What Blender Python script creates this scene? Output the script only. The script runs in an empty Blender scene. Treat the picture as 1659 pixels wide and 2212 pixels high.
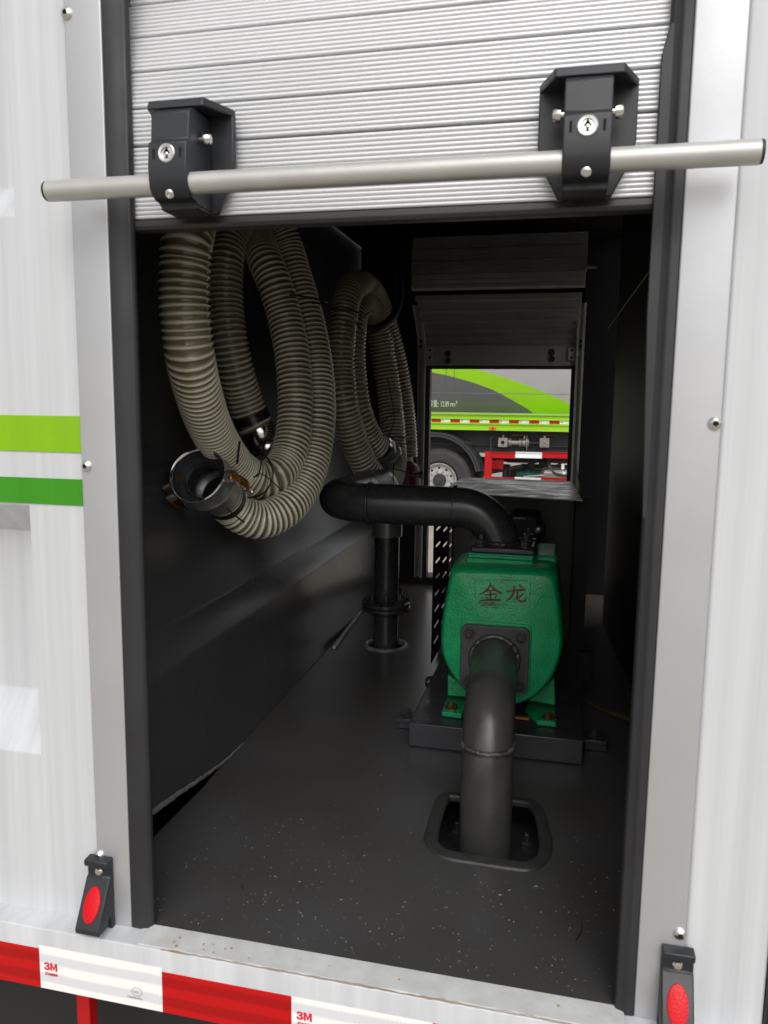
import bpy, bmesh, math, random
from math import radians as R_, sin, cos, pi
from mathutils import Vector, Matrix, noise
random.seed(7)
S = bpy.context.scene
COL = S.collection

# ------------------------------------------------------------ camera
F_, CX, CY = 1690.0, 829.5, 1106.0
a = Vector((7400, 322, -F_)).normalized()
v = Vector((-142, 12500, F_)); v = (v - a * v.dot(a)).normalized()
up = -v
fw = up.cross(a)
if fw.z < 0: fw = -fw
# rows of RM: world axes expressed in (right, down, forward) camera axes
RM = Matrix((a, fw, up))
CAM = Vector((0, -0.9, 0))
right = RM @ Vector((1, 0, 0)); down = RM @ Vector((0, 1, 0)); fwd = RM @ Vector((0, 0, 1))
cam = bpy.data.cameras.new('camera'); camo = bpy.data.objects.new('camera', cam); COL.objects.link(camo)
m = Matrix((right, -down, -fwd)).transposed().to_4x4(); m.translation = CAM
camo.matrix_world = m
cam.sensor_fit = 'VERTICAL'; cam.sensor_height = 24; cam.lens = 24 * F_ / 2212
cam.clip_start = 0.02; cam.clip_end = 2000
cam.dof.use_dof = True; cam.dof.focus_distance = 2.0; cam.dof.aperture_fstop = 7.5
S.camera = camo
# ------------------------------------------------------------ sky, sun, exposure (overcast)
SUN_EL, SUN_AZ = R_(45), R_(162)
W = bpy.data.worlds.new('World'); S.world = W; W.use_nodes = True
nt = W.node_tree; nt.nodes.clear()
sk = nt.nodes.new('ShaderNodeTexSky'); sk.sky_type = 'NISHITA'; sk.sun_disc = False
sk.sun_elevation = SUN_EL; sk.sun_rotation = SUN_AZ; sk.dust_density = 4; sk.ozone_density = 0.6
hs = nt.nodes.new('ShaderNodeHueSaturation'); hs.inputs['Saturation'].default_value = 0.1
bg = nt.nodes.new('ShaderNodeBackground'); bg.inputs[1].default_value = 0.15
wo = nt.nodes.new('ShaderNodeOutputWorld')
nt.links.new(sk.outputs[0], hs.inputs['Color']); nt.links.new(hs.outputs[0], bg.inputs[0]); nt.links.new(bg.outputs[0], wo.inputs[0])
sun = bpy.data.lights.new('sun', 'SUN'); sun.energy = 0.7; sun.angle = R_(60); sun.color = (1, .97, .93)
suno = bpy.data.objects.new('sun', sun); COL.objects.link(suno)
sd = Vector((sin(SUN_AZ) * cos(SUN_EL), cos(SUN_AZ) * cos(SUN_EL), sin(SUN_EL)))
suno.rotation_euler = sd.to_track_quat('Z', 'Y').to_euler()
S.view_settings.view_transform = 'Standard'; S.view_settings.look = 'None'
S.view_settings.exposure = 0.1; S.view_settings.gamma = 1
S.cycles.max_bounces = 8

# ------------------------------------------------------------ measuring helpers (survey of the place)
def ray(x, y): return RM @ Vector(((x - CX) / F_, (y - CY) / F_, 1))
def P(xy, X=None, Y=None, Z=None, d=None):
    r = ray(*xy)
    if d is not None: return CAM + r * d
    if Y is not None: t = (Y - CAM.y) / r.y
    elif Z is not None: t = (Z - CAM.z) / r.z
    else: t = (X - CAM.x) / r.x
    return CAM + r * t
def crop(x0, y0, x1, w=1659):
    k = (x1 - x0) / w * .54005
    return lambda x, y: (x0 * .54005 + k * x, y0 * .54005 + k * y)
c3 = crop(500, 850, 1400, 1475); c4 = crop(1200, 900, 2500); c5 = crop(1600, 1400, 2400)
c6 = crop(1400, 1900, 2600); c8 = crop(1500, 2700, 2600)

# ------------------------------------------------------------ materials
def mat(name, col, rough=.5, metal=0, var=.0, vscale=8, col2=None, bump=0, bscale=60, spec=.5, coat=0,
        streak=0, stretch=(1, 1, 1), rvar=0, alpha=None, detail=4, emis=None):
    m = bpy.data.materials.new(name); m.use_nodes = True
    n = m.node_tree; b = n.nodes['Principled BSDF']; L = n.links.new
    b.inputs['Base Color'].default_value = (*col, 1); b.inputs['Roughness'].default_value = rough
    b.inputs['Metallic'].default_value = metal; b.inputs['Specular IOR Level'].default_value = spec
    if coat: b.inputs['Coat Weight'].default_value = coat; b.inputs['Coat Roughness'].default_value = .12
    tc = n.nodes.new('ShaderNodeTexCoord'); mp = n.nodes.new('ShaderNodeMapping')
    mp.inputs['Scale'].default_value = stretch
    geo = n.nodes.new('ShaderNodeNewGeometry'); L(geo.outputs['Position'], mp.inputs['Vector'])
    if var or col2:
        t = n.nodes.new('ShaderNodeTexNoise'); t.inputs['Scale'].default_value = vscale; t.inputs['Detail'].default_value = detail
        t.inputs['Roughness'].default_value = .6
        L(mp.outputs[0], t.inputs['Vector'])
        cr = n.nodes.new('ShaderNodeValToRGB'); L(t.outputs['Fac'], cr.inputs[0])
        cr.color_ramp.elements[0].position = .36; cr.color_ramp.elements[1].position = .66
        c2 = col2 or tuple(c * (1 - var) for c in col)
        cr.color_ramp.elements[0].color = (*c2, 1); cr.color_ramp.elements[1].color = (*col, 1)
        L(cr.outputs[0], b.inputs['Base Color'])
    if rvar:
        t = n.nodes.new('ShaderNodeTexNoise'); t.inputs['Scale'].default_value = vscale * 1.7; t.inputs['Detail'].default_value = 5
        L(mp.outputs[0], t.inputs['Vector'])
        mr = n.nodes.new('ShaderNodeMapRange'); L(t.outputs['Fac'], mr.inputs[0])
        mr.inputs[1].default_value = .3; mr.inputs[2].default_value = .7
        mr.inputs[3].default_value = rough - rvar; mr.inputs[4].default_value = rough + rvar
        L(mr.outputs[0], b.inputs['Roughness'])
    if bump:
        t = n.nodes.new('ShaderNodeTexNoise'); t.inputs['Scale'].default_value = bscale; t.inputs['Detail'].default_value = 5
        L(geo.outputs['Position'], t.inputs['Vector'])
        bp = n.nodes.new('ShaderNodeBump'); bp.inputs['Strength'].default_value = bump; bp.inputs['Distance'].default_value = .002
        L(t.outputs['Fac'], bp.inputs['Height']); L(bp.outputs[0], b.inputs['Normal'])
    if emis: b.inputs['Emission Color'].default_value = (*emis, 1); b.inputs['Emission Strength'].default_value = 1
    return m

M = {}
M['white'] = mat('white_paint', (.60, .612, .63), .45, col2=(.50, .512, .53), vscale=13, stretch=(3.2, 1, .045), rvar=.08, detail=6, coat=.2)
M['silver'] = mat('satin_aluminium', (.50, .505, .52), .40, .5, var=.06, vscale=5, rvar=.06, bump=.04, bscale=300)
M['alu'] = mat('anodised_aluminium', (.70, .705, .72), .42, .35, var=.05, vscale=10, stretch=(.3, 1, 1))
M['bar'] = mat('matt_aluminium', (.53, .52, .495), .42, .45, var=.09, vscale=20, bump=.05, bscale=400)
M['rubber'] = mat('black_rubber', (.022, .022, .025), .5, var=.3, vscale=8, rvar=.1)
M['plastic'] = mat('black_plastic', (.016, .018, .022), .42, bump=.12, bscale=900)
M['screw'] = mat('stainless_screw', (.72, .71, .69), .2, 1)
M['hole'] = mat('black_hollow', (.006, .006, .006), .9)
M['lime'] = mat('lime_film', (.23, .47, .002), .35, var=.1, vscale=14, stretch=(2.2, 1, .05))
M['green'] = mat('mid_green_film', (.04, .27, .006), .35, var=.1, vscale=14, stretch=(2.2, 1, .05))
M['inside'] = mat('black_interior_paint', (.030, .030, .033), .5, var=.3, vscale=3, rvar=.1, spec=.35)
M['sidedark'] = mat('shaded_upper_wall', (.030, .030, .032), .42, var=.10, vscale=1.6, spec=.35)  # same wall as below, with the shade up there darkened into its colour
M['blackwall'] = mat('matt_black_wall', (.012, .012, .013), .6, var=.3, vscale=4, spec=.25)
M['wallgrey'] = mat('grey_interior_paint', (.046, .046, .048), .27, var=.10, vscale=1.6, rvar=.02)
M['sealant'] = mat('grey_sealant', (.16, .16, .17), .6, var=.3, vscale=60, bump=.5, bscale=180)
M['bead'] = mat('pale_sealant', (.42, .42, .40), .6, var=.3, vscale=60, bump=.4)
M['pipe'] = mat('black_painted_steel', (.034, .034, .036), .28, var=.2, vscale=18, rvar=.05, bump=.1, bscale=220)
M['pipew'] = mat('worn_black_steel', (.055, .054, .053), .32, var=.25, vscale=25, rvar=.06, bump=.1, bscale=220)
M['weld'] = mat('scuffed_weld', (.13, .125, .12), .45, .3, col2=(.03, .03, .03), vscale=110, bump=.8, bscale=260)
M['frame'] = mat('base_frame_paint', (.032, .032, .037), .34, var=.2, vscale=20, rvar=.08, bump=.15, bscale=120)
M['pump'] = mat('green_cast_iron_paint', (.006, .33, .115), .38, col2=(.005, .27, .088), vscale=22, rvar=.06, bump=.75, bscale=210, coat=.08)
M['gasket'] = mat('teal_gasket', (.01, .26, .20), .5)
M['redchar'] = mat('dark_red_lettering', (.17, .016, .010), .5, col2=(.03, .015, .01), vscale=70)
M['rustbolt'] = mat('yellow_zinc_bolt', (.34, .21, .08), .35, .8, col2=(.09, .06, .03), vscale=150)
M['smear'] = mat('dark_green_smear', (.05, .11, .05), .5)
M['brass'] = mat('orange_bronze_lever', (.42, .17, .03), .35, .7, col2=(.22, .09, .02), vscale=90, bump=.2)
M['boreshade'] = mat('shaded_bore', (.10, .10, .11), .4, .6, var=.3, vscale=50)  # inside of the aluminium coupling, its shade and dark reflections put into the colour
M['chrome'] = mat('polished_aluminium', (.72, .72, .72), .16, 1)
M['coupler'] = mat('cast_aluminium', (.55, .55, .56), .30, .75, var=.4, vscale=40, bump=.15)
M['band'] = mat('dark_steel_band', (.06, .06, .065), .3, .8)
M['rib'] = mat('cream_spiral_rib', (.86, .82, .68), .33, col2=(.74, .70, .54), vscale=9, coat=.3)
M['groove'] = mat('olive_clear_wall', (.26, .23, .155), .2, col2=(.12, .105, .068), vscale=7, coat=.5)
M['ribside'] = mat('rib_flank', (.62, .58, .44), .3, col2=(.30, .26, .16), vscale=9, coat=.3)
M['tie'] = mat('black_cable_tie', (.01, .01, .01), .4)
M['sheet'] = mat('dusty_olive_sheet', (.62, .62, .44), .3, col2=(.53, .53, .38), vscale=10, stretch=(1, 2.6, 1), rvar=.14, bump=.05)
M['redp'] = mat('red_paint', (.47, .004, .006), .38, var=.15, vscale=10, spec=.35)
M['reddk'] = mat('dark_red_fitting', (.16, .012, .018), .35)
M['tank'] = mat('silver_grey_tank', (.44, .43, .45), .3, .25, var=.05, vscale=2, coat=.3)
M['tankdk'] = mat('charcoal_tank', (.10, .105, .112), .26, .0, var=.1, vscale=2, coat=.5)
M['tanklime'] = mat('lime_tank', (.27, .56, .004), .35, var=.06, vscale=2, coat=.3)
M['limerail'] = mat('lime_rail', (.30, .60, .008), .35, var=.06, vscale=2, coat=.2)
M['text'] = mat('white_lettering', (.78, .78, .78), .5)
M['tyre'] = mat('tyre_rubber', (.035, .034, .033), .7, var=.3, vscale=9)
M['rim'] = mat('painted_rim', (.50, .50, .48), .45, col2=(.36, .35, .33), vscale=8)
M['guard'] = mat('black_mudguard', (.035, .036, .04), .35)
M['chassis'] = mat('black_chassis', (.014, .014, .016), .55)
M['valve'] = mat('cast_valve', (.40, .38, .35), .4, .5, var=.3, vscale=25, bump=.3)
M['amber'] = mat('amber_plastic', (.70, .22, .0), .3)
M['amberdk'] = mat('dark_amber_bulb', (.22, .05, .0), .3)
M['tealpump'] = mat('teal_green_casting', (.01, .12, .08), .4)
M['steel'] = mat('brushed_steel', (.55, .52, .48), .3, .9, var=.15, vscale=6)
M['farslat'] = mat('dull_grey_slat', (.42, .42, .40), .45, .0, var=.2, vscale=6, rvar=.08)
M['farguide'] = mat('dull_alu_guide', (.50, .50, .47), .45, .0, var=.2, vscale=20)
M['tapeprint'] = mat('crimson_print', (.62, .01, .05), .5)
M['greyprint'] = mat('grey_print', (.25, .25, .26), .5)
M['yellow'] = mat('tarnished_brass_strip', (.20, .15, .06), .4, .4, var=.3, vscale=40)
M['orange'] = mat('orange_chip', (.32, .12, .02), .5)
M['debris'] = mat('pale_grit', (.15, .148, .14), .7)
M['debrisd'] = mat('rusty_grit', (.13, .09, .06), .7)
M['concrete'] = mat('beige_concrete', (.40, .36, .30), .85, var=.15, vscale=1.2, bump=.3, bscale=40)

def tape_mat(name, col, colb):
    """retroreflective tape: prismatic bands and diagonal hatching"""
    m = mat(name, col, .35, coat=.05, spec=.3); n = m.node_tree; b = n.nodes['Principled BSDF']; L = n.links.new
    g = n.nodes.new('ShaderNodeNewGeometry')
    w1 = n.nodes.new('ShaderNodeTexWave'); w1.inputs['Scale'].default_value = 11; w1.bands_direction = 'Z'; w1.wave_profile = 'SIN'
    w1.inputs['Distortion'].default_value = .6
    w2 = n.nodes.new('ShaderNodeTexWave'); w2.inputs['Scale'].default_value = 110; w2.bands_direction = 'DIAGONAL'
    L(g.outputs['Position'], w1.inputs[0]); L(g.outputs['Position'], w2.inputs[0])
    mu = n.nodes.new('ShaderNodeMath'); mu.operation = 'MULTIPLY_ADD'; L(w2.outputs['Fac'], mu.inputs[0]); mu.inputs[1].default_value = .22
    L(w1.outputs['Fac'], mu.inputs[2])
    cr = n.nodes.new('ShaderNodeValToRGB'); L(mu.outputs[0], cr.inputs[0])
    cr.color_ramp.elements[0].position = .45; cr.color_ramp.elements[0].color = (*colb, 1)
    cr.color_ramp.elements[1].position = .75; cr.color_ramp.elements[1].color = (*col, 1)
    L(cr.outputs[0], b.inputs['Base Color']); return m
M['tapered'] = tape_mat('red_reflective_film', (.50, .002, .003), (.36, .001, .002))
M['tapewhite'] = tape_mat('white_reflective_film', (.86, .86, .83), (.66, .67, .69))

def red_lens():
    m = mat('red_reflector_lens', (.60, .0, .008), .3, spec=.3); n = m.node_tree; b = n.nodes['Principled BSDF']; L = n.links.new
    g = n.nodes.new('ShaderNodeNewGeometry'); v = n.nodes.new('ShaderNodeTexVoronoi'); v.inputs['Scale'].default_value = 420
    L(g.outputs['Position'], v.inputs['Vector'])
    bp = n.nodes.new('ShaderNodeBump'); bp.inputs['Strength'].default_value = .3; bp.inputs['Distance'].default_value = .001
    L(v.outputs['Distance'], bp.inputs['Height']); L(bp.outputs[0], b.inputs['Normal'])
    b.inputs['Emission Color'].default_value = (0, 0, 0, 1); return m
M['lens'] = red_lens()

def floor_mat():
    m = mat('dark_floor_plate', (.058, .058, .060), .29, col2=(.050, .047, .045), vscale=5, rvar=0, bump=.05, bscale=320, spec=.75, detail=2)
    n = m.node_tree; b = n.nodes['Principled BSDF']; L = n.links.new
    g = n.nodes.new('ShaderNodeNewGeometry')
    v = n.nodes.new('ShaderNodeTexNoise'); v.inputs['Scale'].default_value = 420; v.inputs['Detail'].default_value = 2; L(g.outputs['Position'], v.inputs['Vector'])
    cr = n.nodes.new('ShaderNodeValToRGB'); L(v.outputs['Fac'], cr.inputs[0])
    cr.color_ramp.elements[0].position = .70; cr.color_ramp.elements[0].color = (0, 0, 0, 1)
    cr.color_ramp.elements[1].position = .78; cr.color_ramp.elements[1].color = (1, 1, 1, 1)
    mx = n.nodes.new('ShaderNodeMix'); mx.data_type = 'RGBA'
    old = b.inputs['Base Color'].links[0].from_socket
    L(cr.outputs[0], mx.inputs[0]); L(old, mx.inputs[6]); mx.inputs[7].default_value = (.16, .15, .14, 1)
    # rusty patches
    p = n.nodes.new('ShaderNodeTexNoise'); p.inputs['Scale'].default_value = 3.2; p.inputs['Detail'].default_value = 3; p.inputs['Roughness'].default_value = .5
    L(g.outputs['Position'], p.inputs['Vector'])
    c2 = n.nodes.new('ShaderNodeValToRGB'); L(p.outputs['Fac'], c2.inputs[0]); c2.color_ramp.elements[0].position = .55; c2.color_ramp.elements[1].position = .75
    c2.color_ramp.elements[1].color = (.6, .6, .6, 1)
    m2 = n.nodes.new('ShaderNodeMix'); m2.data_type = 'RGBA'; L(c2.outputs[0], m2.inputs[0]); L(mx.outputs[2], m2.inputs[6]); m2.inputs[7].default_value = (.064, .052, .044, 1)
    # floor paler towards the far doorway: dusty stains plus painted-in daylight
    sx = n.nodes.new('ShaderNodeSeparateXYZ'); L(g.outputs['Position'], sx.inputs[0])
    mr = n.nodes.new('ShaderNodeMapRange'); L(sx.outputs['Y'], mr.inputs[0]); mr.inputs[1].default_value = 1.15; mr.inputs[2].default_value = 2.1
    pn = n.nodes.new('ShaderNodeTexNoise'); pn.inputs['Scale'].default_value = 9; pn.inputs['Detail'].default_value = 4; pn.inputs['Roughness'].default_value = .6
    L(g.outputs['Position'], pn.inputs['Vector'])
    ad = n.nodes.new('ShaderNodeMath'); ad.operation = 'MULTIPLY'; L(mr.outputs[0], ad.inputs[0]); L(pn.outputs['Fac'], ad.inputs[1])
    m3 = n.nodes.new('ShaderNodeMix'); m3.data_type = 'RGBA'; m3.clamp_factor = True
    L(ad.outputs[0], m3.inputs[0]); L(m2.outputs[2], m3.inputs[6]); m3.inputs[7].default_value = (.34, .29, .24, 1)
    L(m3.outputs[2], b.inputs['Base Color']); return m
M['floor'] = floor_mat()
def sill_mat():
    m = mat('weathered_white_sill', (.60, .61, .61), .5, col2=(.50, .50, .49), vscale=30, bump=.12, bscale=120)
    n = m.node_tree; b = n.nodes['Principled BSDF']; L = n.links.new
    g = n.nodes.new('ShaderNodeNewGeometry')
    p = n.nodes.new('ShaderNodeTexNoise'); p.inputs['Scale'].default_value = 26; p.inputs['Detail'].default_value = 5; p.inputs['Roughness'].default_value = .7
    L(g.outputs['Position'], p.inputs['Vector'])
    c2 = n.nodes.new('ShaderNodeValToRGB'); L(p.outputs['Fac'], c2.inputs[0]); c2.color_ramp.elements[0].position = .66; c2.color_ramp.elements[1].position = .74
    old = b.inputs['Base Color'].links[0].from_socket
    m2 = n.nodes.new('ShaderNodeMix'); m2.data_type = 'RGBA'; L(c2.outputs[0], m2.inputs[0]); L(old, m2.inputs[6]); m2.inputs[7].default_value = (.40, .27, .15, 1)
    L(m2.outputs[2], b.inputs['Base Color']); return m
M['sill'] = sill_mat()

# ------------------------------------------------------------ mesh helpers
class MB:
    def __init__(s): s.v = []; s.f = []; s.m = []
    def add(s, vs, fs, mi=0):
        o = len(s.v); s.v += [tuple(p) for p in vs]; s.f += [tuple(i + o for i in f) for f in fs]; s.m += [mi] * len(fs); return s
    def box(s, x0, x1, y0, y1, z0, z1, mi=0):
        vs = [(x0, y0, z0), (x1, y0, z0), (x1, y1, z0), (x0, y1, z0), (x0, y0, z1), (x1, y0, z1), (x1, y1, z1), (x0, y1, z1)]
        return s.add(vs, [(0, 3, 2, 1), (4, 5, 6, 7), (0, 1, 5, 4), (1, 2, 6, 5), (2, 3, 7, 6), (3, 0, 4, 7)], mi)
    def prism(s, poly, axis, a0, a1, mi=0):
        """poly: 2D outline in the two remaining axes (X: y,z / Y: x,z / Z: x,y)"""
        def mk(p, q):
            return {'X': (q, p[0], p[1]), 'Y': (p[0], q, p[1]), 'Z': (p[0], p[1], q)}[axis]
        n = len(poly)
        vs = [mk(p, a0) for p in poly] + [mk(p, a1) for p in poly]
        fs = [tuple(range(n)), tuple(range(2 * n - 1, n - 1, -1))] + [(i, i + n, (i + 1) % n + n, (i + 1) % n) for i in range(n)]
        return s.add(vs, fs, mi)
    def lathe(s, c, axis, prof, seg=24, mi=0, cap=True):
        """prof: list of (t along axis, radius)"""
        ax = Vector(axis).normalized(); u = ax.orthogonal().normalized(); w = ax.cross(u); c = Vector(c)
        vs = []; fs = []
        for t, r in prof:
            for k in range(seg):
                an = 2 * pi * k / seg; vs.append(c + ax * t + (u * cos(an) + w * sin(an)) * r)
        for i in range(len(prof) - 1):
            for k in range(seg):
                k2 = (k + 1) % seg; fs.append((i * seg + k, i * seg + k2, (i + 1) * seg + k2, (i + 1) * seg + k))
        if cap:
            fs.append(tuple(range(seg - 1, -1, -1))); fs.append(tuple(range((len(prof) - 1) * seg, len(prof) * seg)))
        return s.add(vs, fs, mi)
    def tube(s, pts, r, seg=12, mi=0, cap=True, mif=None):
        pts = [Vector(p) for p in pts]; n = len(pts)
        t = (pts[1] - pts[0]).normalized(); u = t.orthogonal().normalized()
        vs = []; fs = []; ms = []
        for i, p in enumerate(pts):
            t = (pts[min(i + 1, n - 1)] - pts[max(i - 1, 0)]).normalized()
            u = (u - t * u.dot(t)).normalized(); w = t.cross(u)
            rr = r(i) if callable(r) else r
            for k in range(seg):
                an = 2 * pi * k / seg; vs.append(p + (u * cos(an) + w * sin(an)) * rr)
        o = len(s.v)
        for i in range(n - 1):
            for k in range(seg):
                k2 = (k + 1) % seg; fs.append((i * seg + k, i * seg + k2, (i + 1) * seg + k2, (i + 1) * seg + k)); ms.append(mif(i) if mif else mi)
        if cap:
            fs.append(tuple(range(seg - 1, -1, -1))); fs.append(tuple(range((n - 1) * seg, n * seg))); ms += [mi, mi]
        s.add(vs, fs); s.m[-len(fs):] = ms
        return s
    def hexbolt(s, c, axis, r, h, stud=0, mi=0, washer=True):
        t0 = 0
        if washer: s.lathe(c, axis, [(0, r * 1.45), (r * .2, r * 1.45)], 16, mi); t0 = r * .2
        s.lathe(c, axis, [(t0, r), (t0 + h * .85, r), (t0 + h, r * .85)], 6, mi)
        if stud: s.lathe(c, axis, [(t0 + h, r * .5), (t0 + h + stud * .9, r * .5), (t0 + h + stud, r * .38)], 10, mi)
        return s
    def build(s, name, mats, parent=None, smooth=35, bevel=0, bseg=2):
        me = bpy.data.meshes.new(name); me.from_pydata([tuple(p) for p in s.v], [], s.f)
        if not isinstance(mats, (list, tuple)): mats = [mats]
        for q in mats: me.materials.append(q)
        me.polygons.foreach_set('material_index', s.m)
        bm = bmesh.new(); bm.from_mesh(me); bmesh.ops.recalc_face_normals(bm, faces=bm.faces); bm.to_mesh(me); bm.free()
        if smooth:
            me.shade_smooth(); me.set_sharp_from_angle(angle=R_(smooth))
        me.update()
        o = bpy.data.objects.new(name, me); COL.objects.link(o)
        if parent is not None:
            o.parent = parent
            if parent.type == 'EMPTY': o.matrix_parent_inverse = Matrix.Translation(parent.location).inverted()
        if bevel:
            bv = o.modifiers.new('bevel', 'BEVEL'); bv.width = bevel; bv.segments = bseg; bv.limit_method = 'ANGLE'; bv.angle_limit = R_(35)
        return o
def catmull(pts, step):
    pts = [Vector(p) for p in pts]; out = []
    P4 = [pts[0] * 2 - pts[1]] + pts + [pts[-1] * 2 - pts[-2]]
    fine = []
    for i in range(1, len(P4) - 2):
        p0, p1, p2, p3 = P4[i - 1:i + 3]
        for k in range(24):
            t = k / 24
            fine.append(.5 * ((2 * p1) + (p2 - p0) * t + (2 * p0 - 5 * p1 + 4 * p2 - p3) * t * t + (3 * p1 - p0 - 3 * p2 + p3) * t ** 3))
    fine.append(pts[-1])
    # even resample
    acc = 0; out = [fine[0]]
    for p, q in zip(fine, fine[1:]):
        L = (q - p).length; s0 = 0
        while acc + (L - s0) >= step:
            s0 += step - acc; acc = 0; out.append(p + (q - p) * (s0 / L))
        acc += L - s0
    return out
def arc_path(pts, rad, n=10):
    """polyline with circular fillets"""
    pts = [Vector(p) for p in pts]; out = [pts[0]]
    for i in range(1, len(pts) - 1):
        a_, b_, c_ = pts[i - 1:i + 2]; u = (a_ - b_).normalized(); w = (c_ - b_).normalized()
        th = u.angle(w); tl = rad / math.tan(th / 2); ctr = b_ + (u + w).normalized() * (rad / sin(th / 2))
        s_ = b_ + u * tl; e_ = b_ + w * tl; v0 = s_ - ctr; v1 = e_ - ctr; an = v0.angle(v1); ax = v0.cross(v1).normalized()
        for k in range(n + 1): out.append(ctr + Matrix.Rotation(an * k / n, 3, ax) @ v0)
    out.append(pts[-1]); return out
def thing(name, label, cat, loc=(0, 0, 0), group=None):
    o = bpy.data.objects.new(name, None); COL.objects.link(o); o.location = loc; o.empty_display_size = .1
    o['label'] = label; o['category'] = cat
    if group: o['group'] = group
    return o
def tag(o, label, cat, group=None):
    o['label'] = label; o['category'] = cat
    if group: o['group'] = group
    return o
def lab(o, label): o['label'] = label; return o
def text_mesh(body, size, mat_, name, parent, loc, extrude=.0005, sx=1, align='LEFT', bold=0):
    cu = bpy.data.curves.new(name, 'FONT'); cu.body = body; cu.size = size; cu.extrude = extrude; cu.align_x = align
    cu.offset = bold; cu.resolution_u = 3
    t = bpy.data.objects.new('tmp_text', cu); COL.objects.link(t)
    dg = bpy.context.evaluated_depsgraph_get(); me = bpy.data.meshes.new_from_object(t.evaluated_get(dg))
    bpy.data.objects.remove(t); bpy.data.curves.remove(cu)
    me.transform(Matrix.Diagonal((sx, 1, 1, 1))); me.transform(Matrix.Rotation(pi / 2, 4, 'X')); me.transform(Matrix.Translation(loc))
    me.materials.clear(); me.materials.append(mat_); me.name = name
    o = bpy.data.objects.new(name, me); COL.objects.link(o); o.parent = parent
    if parent.type == 'EMPTY': o.matrix_parent_inverse = Matrix.Translation(parent.location).inverted()
    return o
def copy_tree(o, parent=None, loc=None, keys=('label', 'category', 'group')):
    c = o.copy(); COL.objects.link(c); c.parent = parent
    if loc is not None: c.location = loc
    for ch in [x for x in COL.objects if x.parent == o]: copy_tree(ch, c)
    return c

# ================================================================= ground
FL = -.722; GZ = -1.63
g = MB(); g.add([(-400, -400, GZ), (400, -400, GZ), (400, 400, GZ), (-400, 400, GZ)], [(0, 1, 2, 3)])
o = g.build('ground', M['concrete']); o['kind'] = 'structure'

# ================================================================= near truck body
TR = thing('truck_body', 'white truck body with green stripes round the open side locker in the foreground', 'truck', (0, 0, GZ))
def recessed(x1, rects, xl, z0, z1):
    """white panel in the plane Y=.003 with pressed recesses running off to the left; rects: (xr, zb, zt, slope_b, slope_t)"""
    q = MB(); Y0 = .003; D = .058
    zs = sorted({z0, z1} | {r[1] for r in rects} | {r[2] for r in rects})
    xr = rects[0][0]
    for a0, a1 in zip(zs, zs[1:]):
        q.add([(xr, Y0, a0), (x1, Y0, a0), (x1, Y0, a1), (xr, Y0, a1)], [(0, 1, 2, 3)])
        inside = [r for r in rects if a0 >= r[1] - 1e-6 and a1 <= r[2] + 1e-6]
        if not inside:
            q.add([(xl, Y0, a0), (xr, Y0, a0), (xr, Y0, a1), (xl, Y0, a1)], [(0, 1, 2, 3)])
        else:
            r = inside[0]; zb, zt, sb, st = r[1:]
            xi = xr - .006
            q.add([(xl, Y0, zb), (xr, Y0, zb), (xi, Y0 + D, zb + sb), (xl, Y0 + D, zb + sb)], [(0, 1, 2, 3)])
            q.add([(xl, Y0 + D, zb + sb), (xi, Y0 + D, zb + sb), (xi, Y0 + D, zt - st), (xl, Y0 + D, zt - st)], [(0, 1, 2, 3)])
            q.add([(xl, Y0 + D, zt - st), (xi, Y0 + D, zt - st), (xr, Y0, zt), (xl, Y0, zt)], [(0, 1, 2, 3)])
            q.add([(xi, Y0 + D, zb + sb), (xr, Y0, zb), (xr, Y0, zt), (xi, Y0 + D, zt - st)], [(0, 1, 2, 3)])
    # back sheet gives the panel its thickness
    q.box(xl, x1, .066, .070, z0, z1)
    return q
PNL = recessed(-.611, [(-.695, -.488, -.137, .07, .045), (-.699, .234, .9, .05, .05)], -1.9, -.745, 1.05)
def weld_panel(q):
    o = q.build('side_panel', M['white'], TR, smooth=40)
    bm = bmesh.new(); bm.from_mesh(o.data); bmesh.ops.remove_doubles(bm, verts=bm.verts, dist=.0002); bmesh.ops.recalc_face_normals(bm, faces=bm.faces)
    bm.to_mesh(o.data); bm.free()
    bv = o.modifiers.new('bevel', 'BEVEL'); bv.width = .010; bv.segments = 4; bv.limit_method = 'ANGLE'; bv.angle_limit = R_(25)
weld_panel(PNL)
q = MB(); q.box(.161, .2525, .003, .04, -.82, 1.05)
q.build('side_panel', M['white'], TR, bevel=.004, bseg=3)
q = MB(); q.box(.2526, .255, .001, .03, -.9, 1.05); q.build('edge_strip', M['rubber'], TR)
# seam batten on the right panel
# stripes
MB().box(-1.9, -.611, .0015, .003, -.065, -.018).build('stripe', M['lime'], TR)
MB().box(-1.9, -.611, .0015, .003, -.1345, -.100).build('stripe', M['green'], TR)
# aluminium trims
def strip(x0, x1, y0, y1, z0, z1, rad=.003, n=4):
    poly = []
    for (cx, cy, a0) in ((x0 + rad, y0 + rad, pi), (x1 - rad, y0 + rad, 1.5 * pi)):
        for k in range(n + 1): an = a0 + (pi / 2) * k / n; poly.append((cx + rad * cos(an), cy + rad * sin(an)))
    poly += [(x1, y1), (x0, y1)]
    return MB().prism(poly, 'Z', z0, z1)
strip(-.611, -.561, -.001, .02, -.752, 1.05, .002).build('frame_trim', M['silver'], TR)
strip(.109, .161, -.001, .02, -.80, 1.05, .002).build('frame_trim', M['silver'], TR)
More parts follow.
